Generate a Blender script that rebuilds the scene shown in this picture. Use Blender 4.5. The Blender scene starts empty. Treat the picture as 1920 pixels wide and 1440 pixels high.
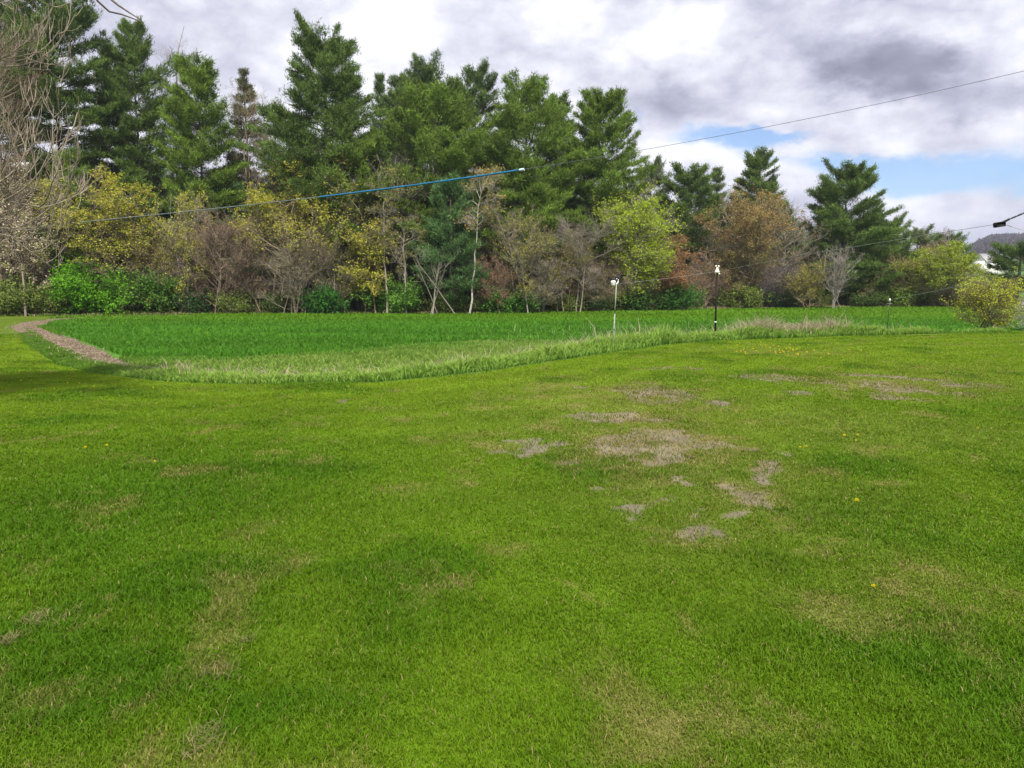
import bpy, math
import numpy as np
from math import radians as R_, pi

# ---------------------------------------------------------------- camera, world, sun
SC = bpy.context.scene
FPX = 1450.0; HOR = 535.0; CAMZ = 1.7
PITCH = math.atan((720 - HOR) / FPX)
cam_d = bpy.data.cameras.new("camera"); cam = bpy.data.objects.new("camera", cam_d)
SC.collection.objects.link(cam); SC.camera = cam
cam.location = (0, 0, CAMZ); cam.rotation_euler = (pi / 2 - PITCH, 0, 0)
cam_d.sensor_width = 36; cam_d.lens = FPX / 1920 * 36
cam_d.clip_start = 0.05; cam_d.clip_end = 8000

def ray(u, v):
    a = (u - 960) / FPX; b = (720 - v) / FPX
    return np.array([a, math.cos(PITCH) + math.sin(PITCH) * b, -math.sin(PITCH) + math.cos(PITCH) * b])
def at(u, v, Y):
    d = ray(u, v); return np.array([0, 0, CAMZ]) + d * (Y / d[1])

SUN_EL, SUN_AZ = 51.0, 168.0      # azimuth clockwise from +Y (camera heading); negative = from the left
SC.view_settings.view_transform = 'Standard'; SC.view_settings.look = 'None'
SC.view_settings.gamma = 1; SC.view_settings.exposure = 1.1
SC.view_settings.use_curve_mapping = False
SC.cycles.use_denoising = True
SC.cycles.max_bounces = 6; SC.cycles.transparent_max_bounces = 4; SC.cycles.diffuse_bounces = 3

sd = bpy.data.lights.new("sun", 'SUN'); so = bpy.data.objects.new("sun", sd); SC.collection.objects.link(so)
sd.energy = 3.3; sd.angle = R_(2.5); sd.color = (1.0, 0.95, 0.87)
el, az = R_(SUN_EL), R_(SUN_AZ)
sv = np.array([math.cos(el) * math.sin(az), math.cos(el) * math.cos(az), math.sin(el)])
from mathutils import Vector
so.rotation_euler = Vector(sv).to_track_quat('Z', 'Y').to_euler()
so.location = (-30, -10, 40)

world = bpy.data.worlds.new("World"); SC.world = world; world.use_nodes = True
def build_world():
    nt = world.node_tree; nt.nodes.clear(); N = nt.nodes.new; L = nt.links.new
    def M(op, a, b=None, c=None, clamp=False):
        n = N('ShaderNodeMath'); n.operation = op; n.use_clamp = clamp
        for i, x in enumerate((a, b, c)):
            if x is None: continue
            if isinstance(x, (int, float)): n.inputs[i].default_value = x
            else: L(x, n.inputs[i])
        return n.outputs[0]
    def smooth(x, lo, hi):
        n = N('ShaderNodeMapRange'); n.interpolation_type = 'SMOOTHSTEP'
        n.inputs[1].default_value = lo; n.inputs[2].default_value = hi; L(x, n.inputs[0]); return n.outputs[0]
    tc = N('ShaderNodeTexCoord'); sep = N('ShaderNodeSeparateXYZ'); L(tc.outputs['Generated'], sep.inputs[0])
    X, Y, Z = sep.outputs
    def noise(scale, detail, rough, zs=1.0, off=0.0):
        mp = N('ShaderNodeMapping'); L(tc.outputs['Generated'], mp.inputs[0]); mp.inputs['Scale'].default_value = (1, 1, zs)
        mp.inputs['Location'].default_value = (off, off * .7, off * .3)
        n = N('ShaderNodeTexNoise'); L(mp.outputs[0], n.inputs['Vector']); n.inputs['Scale'].default_value = scale
        n.inputs['Detail'].default_value = detail; n.inputs['Roughness'].default_value = rough
        return n.outputs[0]
    w1 = M('SUBTRACT', noise(5, 6, .6, 2.0, 3.1), .5); w2 = M('SUBTRACT', noise(6, 6, .6, 2.0, 11.7), .5)
    AZ = M('ADD', M('ARCTAN2', X, Y), M('MULTIPLY', w1, .20))
    EL = M('ADD', M('ARCSINE', Z), M('MULTIPLY', w2, .10))
    def blob(u, v, ru, rv, amt):
        d = ray(u, v); d = d / np.linalg.norm(d)
        a0 = math.atan2(d[0], d[1]); e0 = math.asin(d[2])
        ra = ru / FPX * (1 - .35 * ((u - 960) / 960) ** 2); re = rv / FPX
        qa = M('POWER', M('ABSOLUTE', M('DIVIDE', M('SUBTRACT', AZ, a0), ra)), 2.0)
        qe = M('POWER', M('ABSOLUTE', M('DIVIDE', M('SUBTRACT', EL, e0), re)), 2.0)
        return M('MULTIPLY', M('EXPONENT', M('MULTIPLY', M('ADD', qa, qe), -1.0)), amt)
    def total(lst):
        s = None
        for b in lst:
            g = blob(*b); s = g if s is None else M('ADD', s, g)
        return s
    dark = total([(1680, 122, 110, 50, .95), (1640, 165, 80, 40, .35), (1550, 95, 60, 30, .25), (1290, 175, 80, 35, .35), (1260, 240, 90, 45, .38),
                  (1880, 200, 110, 32, .5), (250, 120, 330, 120, .16), (1420, 40, 120, 40, .2)])
    bright = total([(1860, 60, 110, 35, .45), (1450, 70, 70, 30, .35), (1500, 205, 90, 30, .4), (1850, 245, 120, 18, .25), (1220, 95, 90, 35, .5), (1140, 60, 150, 60, .25), (1250, 310, 120, 30, .35), (1480, 325, 60, 22, .4), (1700, 230, 250, 30, .18), (1800, 400, 200, 30, .12)])
    blue = total([(1800, 322, 210, 34, 1.25), (1600, 302, 150, 20, 1.0), (1335, 268, 80, 24, 1.0), (1450, 256, 80, 14, 1.0),
                  (1186, 215, 14, 34, .7), (1930, 365, 90, 20, .7), (1400, 300, 60, 9, .5)])
    n = noise(3.4, 12, .63, 1.8, 5.0); n2 = noise(9.5, 10, .68, 1.5, 2.0)
    nn = M('ADD', M('MULTIPLY', n, .65), M('MULTIPLY', n2, .35))
    nb = noise(5.2, 10, .52, 1.7, 8.3)
    puff = M('MULTIPLY', M('ABSOLUTE', M('SUBTRACT', nb, .5)), 2.1)
    tone = M('ADD', M('ADD', M('MULTIPLY', M('SUBTRACT', nn, .5), 1.9), .65), puff)
    dark = M('ADD', M('MULTIPLY', smooth(dark, .15, .8), .45), M('MULTIPLY', dark, .5))
    tone = M('SUBTRACT', M('ADD', tone, M('MULTIPLY', bright, .38)), M('MULTIPLY', dark, M('ADD', .52, M('MULTIPLY', n2, .30))), clamp=True)
    ramp = N('ShaderNodeValToRGB'); L(tone, ramp.inputs[0]); e = ramp.color_ramp.elements
    e[0].position = 0.0; e[0].color = (.17, .175, .235, 1); e[1].position = 1.0; e[1].color = (.88, .885, .94, 1)
    for p, c in ((.3, (.29, .30, .39, 1)), (.6, (.50, .51, .62, 1)), (.8, (.68, .69, .78, 1))):
        q = e.new(p); q.color = c
    sc = N('ShaderNodeVectorMath'); sc.operation = 'SCALE'; L(ramp.outputs[0], sc.inputs[0]); sc.inputs['Scale'].default_value = CLOUD
    sky = N('ShaderNodeTexSky'); sky.sky_type = 'NISHITA'; sky.sun_disc = False
    sky.sun_elevation = R_(SUN_EL); sky.sun_rotation = R_(SUN_AZ); sky.dust_density = .3; sky.ozone_density = 2.0
    skc = N('ShaderNodeVectorMath'); skc.operation = 'MULTIPLY'; L(sky.outputs[0], skc.inputs[0]); skc.inputs[1].default_value = (.48, .58, .72)
    gaps = M('MULTIPLY', smooth(M('ADD', blue, M('MULTIPLY', M('SUBTRACT', nn, .5), 2.2)), .30, 1.15), .88)
    mix = N('ShaderNodeMix'); mix.data_type = 'RGBA'
    L(gaps, mix.inputs[0]); L(sc.outputs[0], mix.inputs[6]); L(skc.outputs[0], mix.inputs[7])
    bg = N('ShaderNodeBackground'); bg.inputs[1].default_value = .10; L(mix.outputs[2], bg.inputs[0])
    out = N('ShaderNodeOutputWorld'); L(bg.outputs[0], out.inputs[0])
CLOUD = 5.9
build_world()

# ---------------------------------------------------------------- helpers
rng = np.random.default_rng(7)
def norm(a): return a / np.maximum(np.linalg.norm(a, axis=-1, keepdims=True), 1e-9)
def sstep(x, a=0.0, b=1.0):
    t = np.clip((x - a) / (b - a), 0, 1); return t * t * (3 - 2 * t)
_T = np.random.default_rng(99).random((8, 256, 256))
def vnoise(x, y, s, k=0):
    x = np.asarray(x) / s + 37.3 * k; y = np.asarray(y) / s + 11.9 * k
    xi = np.floor(x).astype(int); yi = np.floor(y).astype(int); fx = x - xi; fy = y - yi
    fx = fx * fx * (3 - 2 * fx); fy = fy * fy * (3 - 2 * fy); T = _T[k % 8]
    g = lambda a, b: T[a % 256, b % 256]
    return (g(xi, yi) * (1 - fx) + g(xi + 1, yi) * fx) * (1 - fy) + (g(xi, yi + 1) * (1 - fx) + g(xi + 1, yi + 1) * fx) * fy
def fbm(x, y, s, k=0, o=4):
    v = 0; a = .5; t = 0
    for i in range(o): v = v + a * vnoise(x, y, s / 2 ** i, k + i); t += a; a *= .55
    return v / t

class MB:
    def __init__(s): s.v = []; s.f = []; s.c = []; s.n = 0
    def add(s, v, f, c):
        v = np.asarray(v, float).reshape(-1, 3); c = np.broadcast_to(np.asarray(c, float), (len(v), 3))
        s.v.append(v); s.c.append(c); s.f.append(np.asarray(f, np.int64) + s.n); s.n += len(v)
    def tubes(s, P, Rd, K=4, col=(.2, .18, .15), cap=False):
        P = np.asarray(P, float); N, S, _ = P.shape
        t = np.empty_like(P); t[:, 1:-1] = P[:, 2:] - P[:, :-2]; t[:, 0] = P[:, 1] - P[:, 0]; t[:, -1] = P[:, -1] - P[:, -2]
        t = norm(t); ref = np.where(np.abs(t[:, :1, 2:]) > .8, [[[1., 0, 0]]], [[[0, 0, 1.]]])
        u = norm(np.cross(t, ref)); w = np.cross(t, u)
        a = np.arange(K) * 2 * pi / K; Rd = np.broadcast_to(Rd, (N, S))
        V = P[:, :, None] + Rd[:, :, None, None] * (np.cos(a)[:, None] * u[:, :, None] + np.sin(a)[:, None] * w[:, :, None])
        i = np.arange(N * S * K).reshape(N, S, K); j = np.roll(i, -1, 2)
        F = np.stack([i[:, :-1], j[:, :-1], j[:, 1:], i[:, 1:]], -1).reshape(-1, 4)
        col = np.asarray(col, float)
        if col.ndim == 2: col = np.repeat(col, S * K, 0)
        s.add(V, F, col)
    def tris(s, C, a, b, col):        # base centre C, long axis a, half width vector b
        V = np.stack([C - b, C + b, C + a], 1); F = np.arange(len(C) * 3).reshape(-1, 3)
        s.add(V, F, np.repeat(col, 3, 0) if np.ndim(col) == 2 else col)
    def diamonds(s, C, a, b, col):
        V = np.stack([C, C + a * .5 + b, C + a, C + a * .5 - b], 1); F = np.arange(len(C) * 4).reshape(-1, 4)
        s.add(V, F, np.repeat(col, 4, 0) if np.ndim(col) == 2 else col)
    def blades(s, P, h, w, lean, col, tipcol=None):
        N = len(P); az = rng.random(N) * 2 * pi; d = np.stack([np.cos(az), np.sin(az), np.zeros(N)], 1)
        az2 = rng.random(N) * 2 * pi; e = np.stack([np.cos(az2), np.sin(az2), np.zeros(N)], 1) * (w / 2)[:, None]
        up = np.array([0, 0, 1.])
        mid = P + d * (h * lean * .35)[:, None] + up * (h * .6)[:, None]
        tip = P + d * (h * lean)[:, None] + up * (h * (1 - .25 * lean))[:, None]
        V = np.stack([P - e, P + e, mid + e * .8, mid - e * .8, tip], 1)
        b = np.arange(N)[:, None] * 5
        s.add(V, b + np.array([[0, 1, 2, 3]]), 0); s.f.append(s.f[-1][:, [3, 2]].copy())
        s.f[-1] = np.concatenate([s.f[-1], (b + 4 + s.n - N * 5)], 1)
        c = np.repeat(col, 5, 0).reshape(N, 5, 3).copy()
        if tipcol is not None: c[:, 4] = tipcol; c[:, 2:4] = (c[:, 2:4] + tipcol[:, None]) / 2
        s.c[-1] = c.reshape(-1, 3)
    def build(s, name, mat, parent=None, smooth=False):
        V = np.concatenate(s.v); C = np.concatenate(s.c); me = bpy.data.meshes.new(name)
        me.vertices.add(len(V)); me.vertices.foreach_set('co', V.astype(np.float32).ravel())
        idx = np.concatenate([f.ravel() for f in s.f]).astype(np.int32)
        tot = np.concatenate([np.full(len(f), f.shape[1]) for f in s.f]).astype(np.int32)
        me.loops.add(len(idx)); me.loops.foreach_set('vertex_index', idx)
        st = np.concatenate([[0], np.cumsum(tot)[:-1]]).astype(np.int32)
        me.polygons.add(len(tot)); me.polygons.foreach_set('loop_start', st)
        if smooth: me.polygons.foreach_set('use_smooth', np.ones(len(tot), bool))
        at_ = me.attributes.new('Col', 'FLOAT_COLOR', 'POINT')
        at_.data.foreach_set('color', np.concatenate([C, np.ones((len(C), 1))], 1).astype(np.float32).ravel())
        me.update(calc_edges=True); me.materials.append(mat)
        o = bpy.data.objects.new(name, me); SC.collection.objects.link(o)
        if parent is not None: o.parent = parent
        return o

def tag(o, label, cat, group=None):
    o['label'] = label; o['category'] = cat
    if group: o['group'] = group
    return o
def thing(name, label, cat, loc, group=None, rz=0):
    o = bpy.data.objects.new(name, None); SC.collection.objects.link(o); o.empty_display_size = .2
    o.location = [float(q) for q in loc]; o.rotation_euler = (0, 0, rz); return tag(o, label, cat, group)
def struct(o, kind='structure'): o['kind'] = kind; return o
def clone(root, loc, rz, sc, label=None, group=None):
    r = root.copy(); SC.collection.objects.link(r); r.location = [float(q) for q in loc]; r.rotation_euler = (0, 0, rz); r.scale = (sc[0], sc[0], sc[1])
    if label: r['label'] = label
    if group: r['group'] = group
    for ch in list(root.children):
        c = ch.copy(); SC.collection.objects.link(c); c.parent = r
    return r

# ---------------------------------------------------------------- materials
def mat_col(name, rough=.7, transl=0.0, nscale=None, namp=.3, bump=None, spec=.12):
    m = bpy.data.materials.new(name); m.use_nodes = True; nt = m.node_tree; N = nt.nodes.new; L = nt.links.new
    p = nt.nodes['Principled BSDF']; p.inputs['Roughness'].default_value = rough; p.inputs['Specular IOR Level'].default_value = spec
    a = N('ShaderNodeAttribute'); a.attribute_name = 'Col'; src = a.outputs['Color']
    if nscale:
        g = N('ShaderNodeNewGeometry'); prev = None
        for k, s in enumerate(nscale):
            n = N('ShaderNodeTexNoise'); n.inputs['Scale'].default_value = s; n.inputs['Detail'].default_value = 6; n.inputs['Roughness'].default_value = .65
            L(g.outputs['Position'], n.inputs['Vector'])
            mr = N('ShaderNodeMapRange'); mr.inputs[1].default_value = .3; mr.inputs[2].default_value = .7
            mr.inputs[3].default_value = 1 - namp; mr.inputs[4].default_value = 1 + namp; L(n.outputs[0], mr.inputs[0])
            v = N('ShaderNodeVectorMath'); v.operation = 'SCALE'; L(src, v.inputs[0]); L(mr.outputs[0], v.inputs['Scale']); src = v.outputs[0]
            prev = n
        if bump:
            b = N('ShaderNodeBump'); b.inputs['Distance'].default_value = bump; b.inputs['Strength'].default_value = .8
            L(prev.outputs[0], b.inputs['Height']); L(b.outputs[0], p.inputs['Normal'])
    L(src, p.inputs['Base Color'])
    if transl:
        t = N('ShaderNodeBsdfTranslucent'); L(src, t.inputs[0]); mx = N('ShaderNodeMixShader'); mx.inputs[0].default_value = transl
        L(p.outputs[0], mx.inputs[1]); L(t.outputs[0], mx.inputs[2]); L(mx.outputs[0], nt.nodes['Material Output'].inputs[0])
    return m
M_leaf = mat_col('leaf', .6, .42)
M_needle = mat_col('needles', .6, .22)
M_bark = mat_col('bark', .9, 0, (6.0, 30.0), .3, .02)
M_grass = mat_col('grass_blades', .55, .4)
M_soil = mat_col('ground_cover', .95, 0, (.35, 2.5, 18.0), .16, .01, .1)
M_paint = mat_col('paint', .5, 0, (20.0,), .08)
M_gloss = mat_col('glazed', .2, 0, (20.0,), .08, None, .5)
M_wire = mat_col('wire', .5, 0, (8.0,), .3)

# ---------------------------------------------------------------- terrain
EDGE = np.array([(-25, 39), (-17.7, 28), (-12.5, 21), (-9.5, 17.7), (-6.9, 15.2), (-4.8, 14.0), (-2.4, 13.6), (-.6, 14.9), (1.7, 17.9),
                 (4.3, 21.7), (7.5, 24.6), (11.4, 26.7), (14.5, 27.6), (18.2, 28.2), (30, 30), (60, 40)], float)
FAR = np.array([(95, 100), (60, 86), (45, 80), (30, 76), (17, 71), (8, 65), (0, 61), (-10, 60), (-22, 59), (-29, 56), (-31, 52), (-29, 46)], float)
POLY = np.concatenate([EDGE, FAR])
def seg_dist(x, y, P, closed=False):
    best = np.full(np.shape(x), 1e9); n = len(P)
    for i in range(n if closed else n - 1):
        a = P[i]; b = P[(i + 1) % n]; d = b - a
        t = np.clip(((x - a[0]) * d[0] + (y - a[1]) * d[1]) / (d @ d), 0, 1)
        best = np.minimum(best, np.hypot(x - a[0] - t * d[0], y - a[1] - t * d[1]))
    return best
def inside(x, y, P=POLY):
    c = np.zeros(np.shape(x), bool); n = len(P)
    for i in range(n):
        (x1, y1), (x2, y2) = P[i], P[(i + 1) % n]
        if y1 == y2: continue
        k = ((y1 > y) != (y2 > y)) & (x < (x2 - x1) * (y - y1) / (y2 - y1) + x1); c ^= k
    return c
def forest_y(x):   # woodland edge
    return np.interp(x, [-60, -31, -22, -10, 0, 8, 17, 30, 45, 60, 95], [58, 59, 62, 63, 64, 68, 74, 79, 83, 89, 103])
def H(x, y):
    x = np.asarray(x, float); y = np.asarray(y, float)
    ins = inside(x, y); de = seg_dist(x, y, EDGE)
    lawn = -.42 * sstep(y, 9, 23) * sstep(-x, -1, 9) + .05 * np.sin(x * .31 + 1) * sstep(y, 5, 20) + .05 * (fbm(x, y, 6, 3, 2) - .5)
    f = np.where(ins, sstep(de, 0, 3.5), 0)
    field = -.5 + .05 * (fbm(x, y, 14, 5, 2) - .5)
    z = lawn * (1 - f) + field * f
    far = sstep(y, 34, 50); z = z * (1 - far) + field * far
    fd = y - forest_y(x)
    wood = sstep(np.clip(60 - x, 0, 1e9), 0, 25)
    z = z + 5.0 * sstep(fd, 2, 45) * wood * (1 - sstep(y, 140, 200))
    r = np.where(y > 1, x / np.maximum(y, 1), 0)
    hp = np.interp(y, [0, 150, 300, 480, 720, 900, 1100, 1500, 2500], [0, 0, 7, 15, 30, 48, 66, 40, 0])
    z = z + hp * sstep(r, .50, .62) * (1 - .25 * sstep(r, .8, 1.2)) * (1 + .06 * (fbm(x, y, 160, 2, 3) - .5) * 3)
    return z

# lawn wear: world ellipses (centre, radii) of thin or bare turf
def gp(u, v, z=0.0):
    d = ray(u, v); t = (z - CAMZ) / d[2]; return d[0] * t, d[1] * t
def ell(lst):
    out = []
    for (u, v, ru, rv, a) in lst:
        x, y = gp(u, v); out.append((x, y, ru / FPX * y, rv / FPX * y * y / CAMZ, a))
    return out
BARE = ell([(1100, 785, 75, 15, 1), (1180, 775, 50, 10, .7), (1245, 745, 50, 14, .9), (1330, 758, 45, 10, .7), (1440, 712, 55, 8, 1.1), (1265, 695, 75, 4, .8),
            (1095, 730, 25, 6, .9), (975, 730, 18, 4, .5), (970, 845, 50, 12, .8), (1035, 840, 28, 9, .7), (1237, 885, 14, 8, 1), (1140, 942, 40, 15, .75), (1332, 900, 20, 13, 1),
            (1425, 890, 25, 14, .8), (1440, 930, 32, 16, 1.15), (1475, 955, 26, 18, .8), (1330, 995, 50, 10, .75), (1400, 975, 28, 12, .8), (1180, 925, 35, 10, .6),
            (1085, 893, 45, 8, .7), (1660, 707, 60, 5, .95), (1740, 712, 50, 5, .8), (1830, 722, 50, 6, .9), (1665, 744, 40, 8, .7), (1780, 739, 50, 4, .9), (1640, 775, 25, 8, .45),
            (1510, 740, 35, 6, .6), (650, 755, 35, 5, .55), (1585, 985, 14, 7, .7), (1390, 860, 50, 8, .55), (1290, 960, 12, 20, .6), (1465, 858, 20, 7, .6), (1690, 775, 20, 6, .4), (1900, 1080, 20, 12, .5)])
THATCH = ell([(1200, 770, 260, 60, .35), (1350, 900, 240, 90, .3), (1150, 1350, 90, 35, .75), (1260, 1290, 60, 25, .5), (1330, 1300, 60, 25, .5), (1480, 1400, 90, 30, .6), (420, 1255, 25, 16, .7), (340, 1235, 22, 22, .6),
              (380, 1395, 30, 26, .9), (70, 1168, 16, 14, 1), (10, 1215, 16, 14, .9), (1075, 1150, 18, 12, .7), (1250, 1185, 25, 20, .5), (790, 910, 60, 14, .4), (300, 1330, 30, 30, .6),
              (1730, 715, 180, 18, .4), (1600, 800, 200, 40, .25), (1800, 1080, 160, 70, .3), (900, 820, 80, 18, .35), (490, 1000, 25, 40, .35), (1770, 690, 120, 10, .3), (1470, 660, 140, 6, .35), (1420, 1350, 40, 20, .5), (1210, 1390, 30, 14, .6)])
DEEP_GREEN = ell([(270, 930, 330, 130, 1.0), (80, 1120, 160, 70, .6), (150, 1330, 180, 90, .7), (600, 1330, 130, 50, .9), (1130, 850, 110, 28, .7), (1280, 715, 60, 12, .6), (1290, 900, 45, 20, .6),
            (1650, 980, 120, 60, .5), (1880, 760, 60, 25, .4), (480, 1120, 120, 60, .5), (1500, 1200, 200, 60, .35), (700, 1250, 120, 50, .5), (1500, 1050, 60, 30, .4), (1020, 1380, 60, 20, .5)])  # turf patches of deeper green with taller blades
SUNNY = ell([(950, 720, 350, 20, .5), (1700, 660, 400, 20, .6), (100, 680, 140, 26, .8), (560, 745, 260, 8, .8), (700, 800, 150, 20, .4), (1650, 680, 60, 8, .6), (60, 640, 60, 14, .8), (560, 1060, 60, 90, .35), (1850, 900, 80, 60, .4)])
def field_of(lst, x, y):
    s = np.zeros(np.shape(x))
    for (cx, cy, rx, ry, a) in lst:
        q = ((x - cx) / rx) ** 2 + ((y - cy) / ry) ** 2
        s = np.maximum(s, a * np.exp(-q * .9))
    return s
REG = ell([(1230, 830, 260, 110, 1.0), (1640, 732, 230, 38, 1.0), (1250, 740, 200, 40, .9), (1400, 930, 120, 70, 1.0), (1050, 860, 150, 50, .8), (1500, 700, 180, 14, .7)])
def lawn_state(x, y):
    wx = x + 1.1 * (fbm(x, y, .9, 1, 5) - .5); wy = y + 1.5 * (fbm(x, y, .9, 4, 5) - .5)
    bf = field_of(BARE, wx, wy); bare = np.minimum(bf, .9) * (.25 + 1.5 * fbm(x, y, .45, 2, 5)) + .10 * (bf > .15) * (fbm(x, y, .12, 6, 2) - .4)
    rg = field_of(REG, x, y); nz = .6 * fbm(x, y, 1.1, 4, 5) + .4 * fbm(x, y, .28, 1, 4)
    bare = np.maximum(sstep(bare, .12, .70), .9 * sstep(rg * nz, .36, .60))
    bare = sstep(bare + 1.15 * (fbm(x, y * .7, .20, 5, 4) - .5) * (bare > .04), .42, .76)
    th = np.clip(.5 * sstep(rg * nz, .34, .52) + field_of(THATCH, wx, wy) * (.4 + 1.2 * fbm(x, y, .25, 6, 3)) + .55 * sstep(fbm(x, y, .5, 0, 4), .60, .78), 0, 1)
    deep_green = np.clip(field_of(DEEP_GREEN, wx, wy) + .8 * sstep(fbm(x, y, 1.3, 5, 3), .55, .75), 0, 1)
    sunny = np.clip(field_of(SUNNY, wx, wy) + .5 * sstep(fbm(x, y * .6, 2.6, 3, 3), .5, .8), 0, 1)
    return bare, th, deep_green, sunny
C_ = lambda *a: np.array(a, float)
def lawn_col(x, y, st=None):
    bare, th, deep_green, sunny = st if st is not None else lawn_state(x, y)
    c = np.broadcast_to(C_(.098, .176, .006), np.shape(x) + (3,)).copy()
    far = sstep(y, 7, 17)[..., None]
    c = c * (1 - far) + C_(.138, .222, .009) * far
    mixc = lambda c, k, t: c * (1 - t[..., None]) + k * t[..., None]
    c = mixc(c, C_(.150, .238, .009), sunny * .75); c = mixc(c, C_(.055, .140, .004), deep_green * .75)
    c = mixc(c, C_(.20, .165, .045), th * .58)
    c = c * (1 + .25 * (fbm(x, y, .9, 7, 3) - .5)[..., None])
    de_ = seg_dist(x, y, EDGE); c = c * (1 + .07 * np.sin(de_ * 2 * pi / 1.15) * (1 - sstep(de_, 4, 9)))[..., None]
    return c

def grid_axis(lims, segs):
    out = []
    for (a, b, n) in segs: out.append(np.linspace(a, b, n, endpoint=False))
    out.append([lims]); return np.concatenate(out)
ys = grid_axis(3000., [(-60, 0, 20), (0, 18, 200), (18, 34, 80), (34, 90, 110), (90, 200, 40), (200, 1300, 70), (1300, 3000, 10)])
xs = grid_axis(3000., [(-3000, -400, 8), (-400, -60, 20), (-60, -22, 44), (-22, -12, 45), (-12, 12, 300), (12, 22, 45), (22, 70, 50), (70, 1300, 110), (1300, 3000, 8)])
GX, GY = np.meshgrid(xs, ys); GZ = H(GX, GY)
INS = inside(GX, GY); FD = GY - forest_y(GX)
def quads_mask(mask):
    n = len(xs); i = np.arange(len(ys) * n).reshape(len(ys), n)
    F = np.stack([i[:-1, :-1], i[:-1, 1:], i[1:, 1:], i[1:, :-1]], -1)
    return F[mask[:-1, :-1]]
V_all = np.stack([GX, GY, GZ], -1).reshape(-1, 3)
wood_m = (FD > 0) & (GX < 62) & (GY < 170) & (GX > -400)
crop_m = INS & ~wood_m
hill_m = (GY > 720) & ~wood_m
lawn_m = ~INS & ~wood_m & (GY < 60) & (np.abs(GX) < 70) & (GY > -61)
meadow_m = ~(wood_m | crop_m | hill_m | lawn_m)
bare_g = lawn_state(GX, GY)
lc = lawn_col(GX, GY, bare_g) * (.80 - .25 * sstep(GY, 24, 33))[..., None]  # ground darkened beyond the blades, in place of their self-shadow
b = bare_g[0][..., None]; soil = C_(.150, .130, .095) * (1 + 1.0 * (fbm(GX, GY, .25, 1, 4)[..., None] - .5))
lc = lc * (1 - b) + soil * b
th = bare_g[1][..., None]; lc = lc * (1 - th * .4) + C_(.22, .18, .09) * th * .4
de = seg_dist(GX, GY, EDGE)
def margin_w(x): return np.interp(x, [-12, -8, -4, 0, 4, 8, 14], [1.0, 4.0, 9.0, 8.5, 5.0, 3.5, 2.5])
cc = np.broadcast_to(C_(.062, .168, .012), GX.shape + (3,)).copy()
fy = sstep(GY + 5 * (fbm(GX, GY, 8, 2) - .5), 40, 58)[..., None]
cc = cc * (1 - fy) + C_(.075, .175, .012) * fy
rm = (1 - sstep(de, margin_w(GX) * .8, margin_w(GX) * 1.15))[..., None]
lw = sstep(GX, -13, -8)[..., None]; cc = cc * (1 - rm) + (C_(.13, .20, .05) * lw + C_(.095, .165, .008) * (1 - lw)) * rm
fc = np.broadcast_to(C_(.085, .058, .038), GX.shape + (3,)).copy() * (.6 + .8 * fbm(GX, GY, 2.0, 4)[..., None])
mcn = np.broadcast_to(C_(.07, .15, .03), GX.shape + (3,)).copy()
hc = np.broadcast_to(C_(.055, .05, .05), GX.shape + (3,)).copy()
for nm, mk, colr in (('lawn', lawn_m, lc), ('crop_field', crop_m, cc), ('forest_floor', wood_m, fc), ('meadow', meadow_m, mcn), ('hill', hill_m, hc)):
    F = quads_mask(mk); used, inv = np.unique(F, return_inverse=True)
    m = MB(); m.add(V_all[used], inv.reshape(F.shape), colr.reshape(-1, 3)[used]); struct(m.build(nm, M_soil, None, True))

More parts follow.
